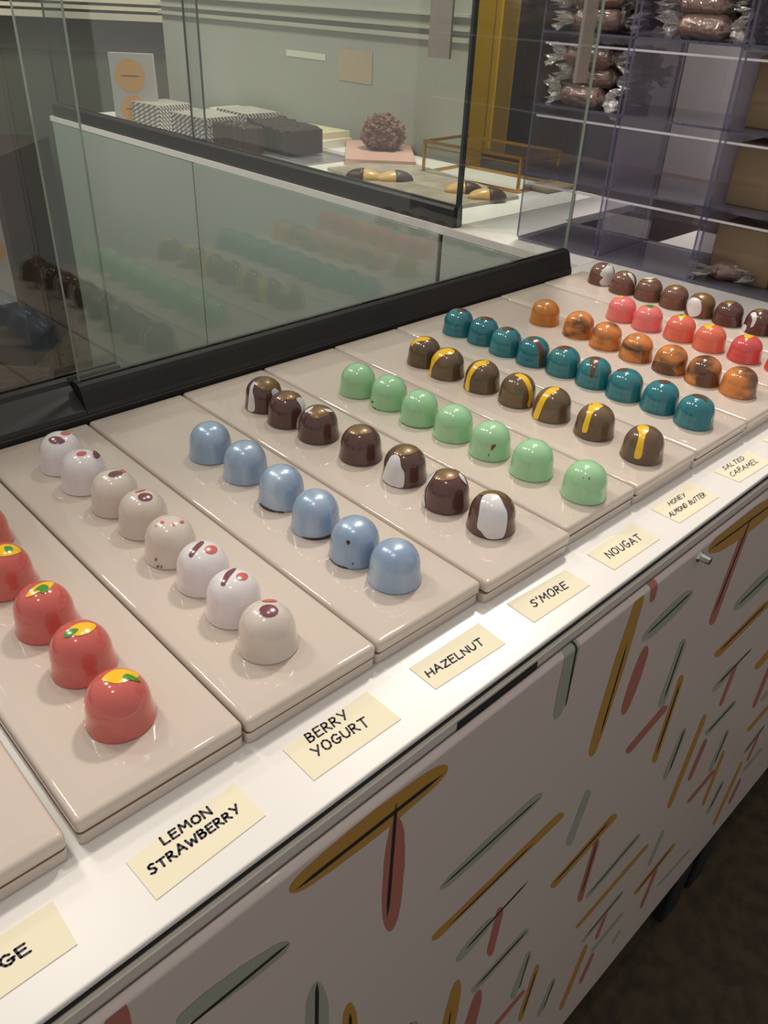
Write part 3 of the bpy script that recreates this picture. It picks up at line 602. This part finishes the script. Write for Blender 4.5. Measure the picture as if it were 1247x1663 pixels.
def card(corners,lines,label,w=.018,th=.006,world=None):
    Q=[np.array(q[:2]) for q in (world if world is not None else [unz(u,ZC+th) for u in corners])]
    area=sum(Q[i][0]*Q[(i+1)%4][1]-Q[(i+1)%4][0]*Q[i][1] for i in range(4))
    if area<0: Q=Q[::-1]
    cen=sum(Q)/4; o=empty('name_card',(cen[0],cen[1],ZC),label,'name card','cream flavour cards on the worktop')
    m=MB(); m.add([(*q,ZC+.0005) for q in Q]+[(*q,ZC+th) for q in Q],[(3,2,1,0),(4,5,6,7)]+[(i,(i+1)%4,4+(i+1)%4,4+i) for i in range(4)]); part(m,'card',card_m,o)
    m=MB(); rnd=random.Random(len(label))
    for txt,s0,s1,upx in lines:
        a=unz(s0,ZC+th)[:2]; b=unz(s1,ZC+th)[:2]; up=unz((s0[0]+upx[0],s0[1]+upx[1]),ZC+th)[:2]-a
        gap=.28; tot=sum(FONT[ch][0] for ch in txt)+gap*(len(txt)-1); x=0; d=(b-a)/tot
        for ch in txt:
            wd,strokes=FONT[ch]; jt=rnd.uniform(-.06,.06); js=rnd.uniform(.9,1.08)
            for st in strokes: ribbon(m,[a+d*(x+px_)+up*(py*js+jt) for px_,py in st],w*.78,ZC+th+.001,rnd)
            x+=wd+gap
    part(m,'handwriting',pen_m,o); return o
def cr(pts,o,s): return [(x/s+o[0],y/s+o[1]) for x,y in pts]
def up(v,s): return (v[0]/s,v[1]/s)
k6=((200,980),2.494); k1=((0,1163),2.494); k7=((600,900),4.157); k8=((550,700),2.771); k3=((847,700),3.1175)
q=cr([(650,493),(665,520),(858,394),(615,642),(975,384)],*k1)
card(cr([(12,1048),(450,728),(577,857),(135,1200)],*k6),[('LEMON',q[1],q[2],up((-20,-28),2.494)),('STRAWBERRY',q[3],q[4],up((-20,-30),2.494))],'cream card handwritten LEMON STRAWBERRY',w=.017)
q=cr([(757,563),(915,462),(780,622),(998,490)],*k6)
card(cr([(645,590),(988,357),(1125,467),(772,716)],*k6),[('BERRY',q[0],q[1],up((-22,-29),2.494)),('YOGURT',q[2],q[3],up((-24,-33),2.494))],'cream card handwritten BERRY YOGURT',w=.016)
q=cr([(402,828),(775,605)],*k7)
card(cr([(268,768),(735,463),(918,602),(447,910)],*k7),[('HAZELNUT',q[0],q[1],up((-32,-40),4.157))],'cream card handwritten HAZELNUT',w=.016)
q=cr([(880,794),(1032,702)],*k8)
card(cr([(755,775),(1020,625),(1130,692),(880,860)],*k8),[("S'MORE",q[0],q[1],up((-22,-28),2.771))],"cream card handwritten S'MORE",w=.016)
q=cr([(448,645),(612,545)],*k3)
card(cr([(330,622),(560,470),(700,545),(470,702)],*k3),[('NOUGAT',q[0],q[1],up((-30,-28),3.1175))],'cream card handwritten NOUGAT',w=.015)
q=cr([(752,378),(832,330),(755,435),(934,328)],*k3)
card(cr([(655,395),(855,262),(1000,332),(800,465)],*k3),[('HONEY',q[0],q[1],up((-15,-19),3.1175)),('ALMOND BUTTER',q[2],q[3],up((-14,-20),3.1175))],'cream card handwritten HONEY ALMOND BUTTER',w=.011)
q=cr([(1028,200),(1130,143),(1066,232),(1198,158)],*k3)
card(cr([(975,205),(1150,103),(1262,158),(1103,258)],*k3),[('SALTED',q[0],q[1],up((-14,-18),3.1175)),('CARAMEL',q[2],q[3],up((-16,-21),3.1175))],'cream card handwritten SALTED CARAMEL',w=.011)
P0=unz((1238,718)); P0=unz((1238,716),ZC)[:2]
card(None,[],'blank corner of a cream card at the right picture edge',world=[(P0[0],P0[1]),(P0[0]+.7,P0[1]+.0),(P0[0]+.7,P0[1]-.26),(P0[0]+.02,P0[1]-.27)])
tr_=unz((86,1464),ZC)[:2]; br_=unz((126,1534),ZC)[:2]; bl_=unz((0,1622.6),ZC)[:2]; dd=(bl_-br_)/np.linalg.norm(bl_-br_); 
q=[(x/4.988,y/4.988+1350) for x,y in [(32,1112),(248,972)]]
card(None,[('GE',q[0],q[1],(-50/4.988,-62/4.988))],'cream card ending in GE, cut by the left picture edge',w=.017,world=[tr_,br_,br_+dd*.72,tr_+dd*.72])

# ---------------------------------------------------------------- acrylic rack of bins
rk = empty('acrylic_rack', (12.2,3,-.2), 'clear bluish acrylic rack of stacked bins at the end of the counter','rack')
th=.035; RX,RY,RA = 11.18,6.30,math.radians(4.0)     # front-left corner and turn of the rack
def K(x,y,z): # x = depth into the rack, y = distance along it toward the viewer's right
    return (RX+x*math.cos(RA)+y*math.sin(RA), RY-y*math.cos(RA)+x*math.sin(RA), z)
colw=[0,1.53,3.20,4.87,6.54]; rowz=[-.18,.90,1.95,2.98,4.02,5.06]; DEP=1.74
for k in range(len(rowz)):
    g=MB(); g.box(0,DEP,0,colw[-1],rowz[k],rowz[k]+th,T=K,edge=1); part(g,'shelf',[shelf_m,acre_m],rk)
    if 0<k<5:
        g=MB()
        g.box(.0,.03,.06,colw[-1],rowz[k]-.15,rowz[k]-.12,T=K,edge=1); part(g,'bin_lip',[post_m,post_m],rk)
for y_ in colw:
    g=MB(); g.box(0,DEP,y_-th,y_,-.18+th,rowz[-1],T=K,edge=1)
    if 0<y_<colw[-1]: g.box(0,DEP,y_+.045,y_+.045+th,-.18+th,rowz[-1],T=K,edge=1)
    part(g,'divider',[acr_m,acre_m],rk)
g=MB(); g.box(DEP,DEP+th,0,colw[-1],-.18,rowz[-1],T=K,edge=1); part(g,'back_panel',[acr_m,acre_m],rk)
g=MB()
for y_ in colw[1:4]: g.box(DEP-.04,DEP-.005,y_-.02,y_+.03,-.14,rowz[-1],T=K)
part(g,'rear_post',post_m,rk)

# wrapped candies -------------------------------------------------
def candy_proto():
    L=.36; r=.135; e=bpy.data.objects.new('wrapped_candy',None); COL.objects.link(e); e.empty_display_size=.01; e.location=U(0,0,0)
    b=MB(); N=14; prof=[(0,-L),(r*.8,-L+.01),(r,-L+.06),(r,L-.06),(r*.8,L-.01),(0,L)]
    def lathe(mb,prof,N,jit=0.,seed=1):
        rnd=random.Random(seed); vs=[]; 
        for rr,x in prof:
            for j in range(N):
                q=2*PI*j/N; r2=rr*(1+rnd.uniform(-jit,jit)); vs.append((x+rnd.uniform(-jit,jit)*.12,r2*math.cos(q),r2*math.sin(q)))
        fs=[(k*N+j,k*N+(j+1)%N,(k+1)*N+(j+1)%N,(k+1)*N+j) for k in range(len(prof)-1) for j in range(N)]
        mb.add(vs,fs,0,jit==0)
    lathe(b,prof,N); b1=b.build('filling',candy_m,origin=(0,0,0)); b1.parent=e; b1.location=(0,0,0)
    f=MB(); lathe(f,[(.04,-L-.07),(.09,-L-.01),(r+.02,-L+.07),(r+.022,-.1),(r+.018,.12),(r+.02,L-.07),(.09,L+.01),(.04,L+.07)],16,.07,2); f1=f.build('film',film_m,origin=(0,0,0)); f1.parent=e; f1.location=(0,0,0)
    for sg in (-1,1):
        t=MB(); rnd=random.Random(5+sg); vs=[];N=20
        for k,(rr,xx) in enumerate([(.035,.05),(.08,.12),(.15,.2),(.21,.27)]):
            for j in range(N):
                q=2*PI*j/N; w_=1+.35*math.sin(j*PI)+rnd.uniform(-.3,.3)*(k>0); z_=.5 if True else 1
                vs.append((sg*(L+xx+.06*((j%2)*2-1)*(k>0)+rnd.uniform(-.03,.03)*k),rr*w_*math.cos(q),rr*w_*math.sin(q)*.45))
        t.add(vs,[(k*N+j,k*N+(j+1)%N,(k+1)*N+(j+1)%N,(k+1)*N+j) for k in range(3) for j in range(N)],0,False)
        t1=t.build('twist',twist_m,origin=(0,0,0)); t1.parent=e; t1.location=(0,0,0)
    return e
proto=candy_proto(); used=[False]
def candy(loc,rot,label,group,sc=1.):
    if not used[0]: e=proto; used[0]=True
    else:
        e=proto.copy(); COL.objects.link(e)
        for ch in proto.children:
            c2=ch.copy(); c2.parent=e; COL.objects.link(c2)
    e.location=U(*loc); e.rotation_euler=rot; e.scale=(sc,)*3
    tag(e,label,'candy',group); return e
rnd=random.Random(3)
binname={(0,3):'in the upper left bin',(0,2):'in the second-highest left bin',(1,3):'in the upper middle bin',(2,3):'in the upper right bin'}
place=['lowest layer','second layer','third layer','top layer']; side=['far back','set back','toward the front','at the front']
for (ci,ri) in ((0,2),(0,3),(1,3),(2,3)):
    y0=colw[ci]+.1; y1=colw[ci+1]-.05; z0=rowz[ri]+th+.16; layers=3
    for ly in range(layers):
        nc=4
        for k in range(nc):
            xx=.22+ k*.36 + (.1 if ly%2 else 0); 
            if xx>DEP-.2: continue
            yy=(y0+y1)/2+rnd.uniform(-.12,.12); 
            P=K(xx,yy,z0+ly*.275)
            candy(P,(rnd.uniform(0,3),rnd.uniform(-.10,.10),PI/2-RA+rnd.uniform(-.45,.45)),
              'brown caramel twisted in cellophane %s, %s, %s'%(binname[(ci,ri)],place[ly],['at the front','second from the front','third from the front','at the back'][k]),'wrapped caramels in the clear rack',sc=1.0)
for k,(yy,zz_,xx) in enumerate(((3.75,0,.5),(4.25,0,.8))):
    candy(K(xx,yy,rowz[0]+th+.15),(0,0,rnd.uniform(0,3)),'loose wrapped caramel on the rack floor, '+('left' if k==0 else 'right')+' of the two','wrapped caramels in the clear rack')
for ri,nm in ((0,'lowest'),(1,'middle'),(2,'highest')):
    b=MB(); zz0=rowz[ri]+th; b.rbox(.42,1.3,3.30,[4.25,4.3,4.75][ri],zz0,zz0+[.8,.85,.9][ri],.02,T=K,n=1); o=b.build('kraft_box',kraft_m); tag(o,'plain kraft box in the right column of the clear rack, %s of three'%nm,'box','kraft boxes in the rack')

# ---------------------------------------------------------------- things in the glass case
# pale strips and sheets on the grey wall, painted in for glass reflections
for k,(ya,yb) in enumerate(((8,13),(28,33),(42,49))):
    z0_,z1_=unx((540,yb),16.0)[2],unx((540,ya),16.0)[2]; w=MB(); w.box(15.9,16.049,12.1,26.4,z0_,z1_); struct(w.build('trim_%d'%(k+6), pbr('ledge_reflection%d'%k,(188,186,172),.6)))
for k,(q0_,q1_,m_,lb_) in enumerate((((463,80),(527,99),white_m,'small white painted reflection on the grey wall inside the case'),((548,78),(602,138),pbr('peach_reflection',(190,170,146),.7),'peach painted reflection on the grey wall right of the white one'))):
    a_,b_2=unx(q0_,16.0),unx(q1_,16.0); w=MB(); w.box(16.03,16.048,min(a_[1],b_2[1]),max(a_[1],b_2[1]),b_2[2],a_[2]); o=w.build('wall_reflection',m_); tag(o,lb_,'reflection')
CZ=-.199
def quadbox(name,P0,P1,P2,z0,z1,mats,label,cat,group=None,seams=0):
    P0,P1,P2=[np.array(p[:2]) for p in (P0,P1,P2)]; P3=P0+P2-P1; Q=[P0,P1,P2,P3]
    area=sum(Q[i][0]*Q[(i+1)%4][1]-Q[(i+1)%4][0]*Q[i][1] for i in range(4))
    if area<0: Q=Q[::-1]
    m=MB(); cen=sum(Q)/4; m.add([(*q,z0) for q in Q]+[(*q,z1) for q in Q],[(3,2,1,0),(4,5,6,7)]+[(i,(i+1)%4,4+(i+1)%4,4+i) for i in range(4)])
    o=m.build(name,mats,origin=(cen[0],cen[1],z0)); return tag(o,label,cat,group)
ZT2=.50
stacks=[('left, partly behind the middle stack',[(229,163),(262,176),(300,166)]),('middle, nearest the black rail',[(254,174),(288,180),(330,193)]),('right, beside the dark bark',[(331,174),(369,174),(411,183)])]
for lab,pp in stacks:
    N_,w_,l_,an={'l':((11.75,19.55),1.15,1.3,.10),'m':((11.55,17.0),1.2,1.5,.03),'r':((12.98,17.2),1.1,1.45,-.04)}[lab[0]]
    ex=np.array([math.cos(an),math.sin(an)])*w_; ey=np.array([-math.sin(an),math.cos(an)])*l_; P1=np.array(N_); W=[P1+ex,P1,P1+ey]
    n=7; h=(ZT2-CZ)/n
    for k in range(n):
        jx=np.array([rnd.uniform(-.015,.015),rnd.uniform(-.015,.015)])
        quadbox('striped_box',W[0]+jx,W[1]+jx,W[2]+jx,CZ+k*h+.004,CZ+(k+1)*h-.006,stripe_m,'flat striped box, %s of seven in the %s stack'%(['lowest','second','third','fourth','fifth','sixth','topmost'][k],lab.split(',')[0]),'box','striped boxes in the glass case')
def rough_block(name,P0,P1,P2,z0,z1,mat,label,cat,amp=.06,n=14,seed=0):
    P0,P1,P2=[np.array(p[:2]) for p in (P0,P1,P2)]; r=random.Random(seed); vs=[]; fs=[]
    e1=P0-P1; e2=P2-P1; nx=n; ny=max(3,int(n*np.linalg.norm(e2)/np.linalg.norm(e1)))
    for j in range(ny+1):
        for i in range(nx+1):
            q=P1+e1*i/nx+e2*j/ny; edge=i in(0,nx) or j in(0,ny); vs.append((*(q+np.array([r.uniform(-1,1),r.uniform(-1,1)])*amp*.3),z1+r.uniform(-amp,amp)))
    m=MB(); W=nx+1
    m.add(vs,[(j*W+i,j*W+i+1,(j+1)*W+i+1,(j+1)*W+i) for j in range(ny) for i in range(nx)])
    rim=[i for i in range(nx+1)]+[j*W+nx for j in range(1,ny+1)]+[ny*W+i for i in range(nx-1,-1,-1)]+[j*W for j in range(ny-1,0,-1)]
    N=len(rim); cen=(P0+P2)/2; 
    bot=[(*(np.array(vs[i][:2])),z0) for i in rim]; m.add([vs[i] for i in rim]+bot,[(k,(k+1)%N,N+(k+1)%N,N+k) for k in range(N)]+[tuple(range(N,2*N))])
    o=m.build(name,mat,origin=(cen[0],cen[1],z0)); return tag(o,label,cat)
rough_block('chocolate_bark',(12.3,16.8),(11.7,16.8),(11.7,15.4),CZ,.42,pbr('reddish_bark',(66,46,38),.5,bump=.8,bscale=120),'reddish dark bark block between the striped stacks and the long bark slab','chocolate bark',.05,seed=1)
q1,q2=unz((526,256),-.12),unz((420,222),-.1)
rough_block('chocolate_bark',(12.9,17.0),(12.35,14.75),(13.5,14.6),-.13,.42,barkc_m,'long dark chocolate bark slab on a clear tray','chocolate bark',.04,seed=2)
m=MB(); m.box(12.2,13.8,13.7,17.1,CZ,CZ+.05,edge=1); m.box(12.2,12.24,13.7,17.1,CZ+.05,CZ+.12); m.box(13.76,13.8,13.7,17.1,CZ+.05,CZ+.12); o=m.build('acrylic_tray',[acr_m,strip_m]); tag(o,'shallow clear tray under the long dark bark slab','tray')
quadbox('white_box',(14.6,21.5),(14.7,19.4),(15.8,19.5),CZ,.12,white_m,'low white box behind the dark bark, against the grey wall','box')
quadbox('cream_slab',(13.9,17.3),(14.0,15.3),(15.2,15.4),CZ,.0,white_m,'white slab under the pale chocolate, left of the pink board','slab')
quadbox('white_chocolate_slab',(14.1,17.1),(14.2,15.5),(15.2,15.5),.002,.16,pbr('white_chocolate',(224,212,176),.4),'pale cream chocolate slab lying on the white slab','chocolate slab')
pk=[unz((560,268),CZ)[:2],unz((675,273),CZ)[:2],unz((665,240),CZ)[:2]]
quadbox('pink_board',pk[0],pk[1],pk[2],CZ,-.06,pinkb_m,'square pink board carrying the nut cluster','board')
# cluster of nutty chocolate
m=MB(); r=random.Random(9); rc=(unz((585,250),-.06)+unz((655,250),-.06))/2; rc=rc+np.array([.55,.55,0])
import bmesh
bm=bmesh.new(); bmesh.ops.create_icosphere(bm,subdivisions=5,radius=1.)
from mathutils import noise
vs=[]
for v in bm.verts:
    c0=v.co.copy(); zf=max(c0.z,-.55); n_=noise.cell(c0*6.5)*.10+noise.noise(c0*9)*.12+noise.noise(c0*2.5)*.16
    s_=.52*(1+n_); vs.append((rc[0]+c0.x*s_*1.0,rc[1]+c0.y*s_,-.06+.36+zf*s_*.92-.0))
zm=min(v[2] for v in vs); vs=[(a,b_1,c_1-zm-.058) for a,b_1,c_1 in vs]
m.add(vs,[tuple(v.index for v in f.verts) for f in bm.faces],0,False); bm.free()
o=m.build('nut_cluster',rockc_m,origin=(rc[0],rc[1],-.06)); tag(o,'craggy brown nut and chocolate cluster on the pink board','chocolate')
# stone board with dipped fruit
bq=[unz((530,292),CZ)[:2],unz((700,352),CZ)[:2],unz((838,322),CZ)[:2]]
quadbox('stone_board',(12.35,13.0),(11.55,8.55),(13.85,8.45),CZ,-.13,stone_m,'long taupe board under the four dipped fruit slices','board')
def dipped(u,ang,label,dark=.5,sz=.33):
    P=unz(u,-.13); e=empty('dipped_fruit',(P[0],P[1],-.13),label,'confection','chocolate-dipped fruit slices')
    for part_,m_ in (('fruit',orng_m),('chocolate_dip',barkc_m2)):
        mb=MB(); vs=[];N=20;M=6
        for k in range(M+1):
            a=PI/2*k/M
            for j in range(N):
                q=2*PI*j/N; cx_=math.cos(q); x=sz*1.25*cx_*math.cos(a); y=sz*.62*math.sin(q)*math.cos(a)*(1-.15*cx_); z=.2*math.sin(a)
                if part_=='chocolate_dip': x=max(x,.02)*1.06+.0; y*=1.08; z*=1.12
                else: x=min(x,.06)
                vs.append((x,y,z))
        co_,si=math.cos(ang),math.sin(ang); vs=[(P[0]+x*co_-y*si,P[1]+x*si+y*co_,-.13+z) for x,y,z in vs]
        mb.add(vs,[(k*N+j,k*N+(j+1)%N,(k+1)*N+(j+1)%N,(k+1)*N+j) for k in range(M) for j in range(N)]+[tuple(range(N))[::-1]],0,True); part(mb,part_,m_,e)
barkc_m2=pbr('dip_chocolate',(62,42,38),.4)
dipped((592,290),2.3,'dipped fruit slice farthest left, nearest the pink board')
dipped((640,293),-.6,'dipped fruit slice second from the left, dark end to the right')
dipped((752,312),-.7,'dipped fruit slice behind the case corner edge')
dipped((790,322),-.6,'dipped fruit slice at the right end of the board')
# brass and glass box
gb=empty('brass_glass_box',(14.9,10.2,CZ),'long glass box with thin brass edges on the back counter','glass box')
g0=unz((687,282),CZ)[:2]; g1=unz((840,314),CZ)[:2]; ax=(g1-g0); dp=np.array([1.55,.12]); HB=zfor((g0[0],g0[1],CZ),229)
def G(a,b,z): q=g0+ax*a+dp*b; return (q[0],q[1],z)
m=MB(); t_=.045
def bar(m,p,q,t=.04):
    p=np.array(p);q=np.array(q); lo=np.minimum(p,q)-t/2; hi=np.maximum(p,q)+t/2; d=q-p; d=d/np.linalg.norm(d)
    a=np.cross(d,(0,0,1.)); a=np.array([1.,0,0]) if np.linalg.norm(a)<.1 else a/np.linalg.norm(a); b=np.cross(d,a)
    vs=[c+a*s1_*t/2+b*s2_*t/2 for c in (p-d*t/2,q+d*t/2) for s1_,s2_ in ((-1,-1),(1,-1),(1,1),(-1,1))]
    m.add(vs,[(3,2,1,0),(4,5,6,7),(0,1,5,4),(1,2,6,5),(2,3,7,6),(3,0,4,7)])
for z in (CZ+.03,HB):
    for p,q in (((0,0),(1,0)),((1,0),(1,1)),((1,1),(0,1)),((0,1),(0,0))): bar(m,G(*p,z),G(*q,z),.06)
for p in ((0,0),(1,0),(1,1),(0,1)): bar(m,G(*p,CZ),G(*p,HB),.055)
for p,q in (((0,0),(1,0)),((1,0),(1,1))): bar(m,G(*p,HB-.12),G(*q,HB-.12),.03)
part(m,'frame',gold_m,gb)
m=MB()
for p,q in (((0,0),(1,0)),((1,0),(1,1)),((1,1),(0,1)),((0,1),(0,0))): m.add([G(*p,CZ+.03),G(*q,CZ+.03),G(*q,HB),G(*p,HB)],[(0,1,2,3)])
m.add([G(0,0,HB),G(1,0,HB),G(1,1,HB),G(0,1,HB)],[(0,1,2,3)]); part(m,'pane',clear('box_glass',(.95,.95,.93),.05),gb)
m=MB(); P=unz((872,309),CZ); m.rbox(P[0]-.15,P[0]+.9,P[1]-.4,P[1]+.3,CZ,-.1,.03,n=1); o=m.build('cork_coaster',kraft_m); tag(o,'small brown coaster right of the brass box','coaster')
# standing paper with orange dot at the far end of the back counter
def sign(name,Pbl,Pbr,z0,z1,dots,label,par=None,lift=.02):
    Pbl=np.array(Pbl,float);Pbr=np.array(Pbr,float); e=Pbr-Pbl; L=np.linalg.norm(e); e/=L; nrm=np.array([e[1],-e[0]])
    m=MB(); m.add([(*(Pbl),z0),(*(Pbr),z0),(*(Pbr),z1),(*(Pbl),z1),(*(Pbl-nrm*.35),z0),(*(Pbr-nrm*.35),z0),(*(Pbr-nrm*.2),z1),(*(Pbl-nrm*.2),z1)],[(0,1,2,3),(5,4,7,6),(1,5,6,2),(4,0,3,7),(4,5,1,0),(3,2,6,7)])
    for (a,z,r_) in dots:
        c0=Pbl+e*L*a+nrm*.004; N=28
        m.add([(*(c0+e*r_*math.cos(2*PI*k/N)),z+r_*math.sin(2*PI*k/N)) for k in range(N)],[tuple(range(N))],1)
        m.add([(*(c0+nrm*.004-e*r_*.6),z-.01),(*(c0+nrm*.004+e*r_*.6),z-.01),(*(c0+nrm*.004+e*r_*.6),z+.012),(*(c0+nrm*.004-e*r_*.6),z+.012)],[(0,1,2,3)],2)
    o=m.build(name,[paper_m,orc_m,ink_m]); return tag(o,label,'bag')
P1=unz((190,206),CZ)[:2]; P2=unz((258,214),CZ)[:2]
zt=zfor((P1[0],P1[1],CZ),85); zc=zfor((P1[0],P1[1],CZ),122); zc2=zfor((P1[0],P1[1],CZ),176)
Lw=np.linalg.norm(P2-P1); P1=P1; P2=P1+np.array([1.,-.9])*.9
sign('paper_bag',P1,P2,CZ,zt,[(.45,zc,.42),(.45,zc2,.36)],'white paper bag with orange round stickers at the far end of the back counter')
# bag behind the left pane
hp=[hitplane(u,(-SBA,CBA,0),5.0) for u in ((-70,300),(27,490),(-3,340),(-2,405))]
xr=hp[1][0]+.13; zb=hp[1][2]; 
# side shelf behind the glass that the bag stands on
sh=MB(); sh.box(-6,1.35,4.75,6.4,zb-.12,zb-.001,T=lambda x,y,z:A(x,y,z)); sho=None
ss=empty('staff_shelf',A(-2,5.5,-ZF),'dark shelf on legs behind the left glass pane','shelf'); part(sh,'board',blk_m,ss)
for X_,Y_ in ((1.1,5),(1.1,6.1),(-5.7,5),(-5.7,6.1)):
    l=MB(); l.box(X_-.1,X_+.1,Y_-.1,Y_+.1,-ZF,zb-.12,T=A); part(l,'leg',blk_m,ss)
zt=hitplane((0,190),(-SBA,CBA,0),5.0)[2]; z1,z2=hp[2][2],hp[3][2]
a0=A(-.3,5.0,0); a1=(xr-.12,A(xr,5.0,0)[1])
Lw=math.hypot(a1[0]-a0[0],a1[1]-a0[1])
sign('paper_bag',a0[:2],a1,zb,zt,[((hp[2][0]-a0[0])/Lw-.05,z1,.125),((hp[3][0]-a0[0])/Lw-.03,z2,.125)],'white paper bag with two orange stickers behind the left glass pane')

# ---------------------------------------------------------------- light
def lamp(name,loc,power,size,col_,aim=None,spread=PI):
    l=bpy.data.lights.new(name,'AREA'); l.shape='DISK'; l.size=size; l.energy=power; l.color=col_; l.spread=spread
    o=bpy.data.objects.new(name,l); COL.objects.link(o); o.location=U(*loc)
    d=(U(*aim)-o.location) if aim else Vector((0,0,-1)); o.rotation_euler=d.to_track_quat('-Z','Y').to_euler(); return o
WARM=(1.,.90,.80)
lamp('ceiling_and_fill_lamp',(-5,-1.5,25),5.0,.09,WARM,(2,1,0))
lamp('ceiling_and_fill_lamp',(-3,9,25),4.3,.09,WARM,(4,3,0))
lamp('ceiling_and_fill_lamp',(9,7,25),4.2,.10,WARM,(8,4,0))
lamp('ceiling_and_fill_lamp',(-2.2,17,22),14,.25,WARM,(14,15,0))
lamp('ceiling_and_fill_lamp',(-1.5,29,24),30,.3,WARM,(15,34,0))  # added fill light to lift the dark back wall
lamp('ceiling_and_fill_lamp',(17,9,24),48,.25,WARM,(22,15,0))  # added fill light for the yellow frame and far right wall
wd=bpy.data.worlds.new('room_light'); SC.world=wd; wd.use_nodes=True; bg=wd.node_tree.nodes['Background']
bg.inputs[0].default_value=(1.,.935,.875,1); bg.inputs[1].default_value=.50
SC.view_settings.view_transform='Standard'; SC.view_settings.look='None'; SC.view_settings.exposure=-0.24; SC.view_settings.gamma=1
try: SC.view_settings.use_curve_mapping=False
except Exception: pass
SC.cycles.max_bounces=10; SC.cycles.transparent_max_bounces=48; SC.cycles.caustics_reflective=False; SC.cycles.caustics_refractive=False
try: SC.cycles.use_denoising=True
except Exception: pass
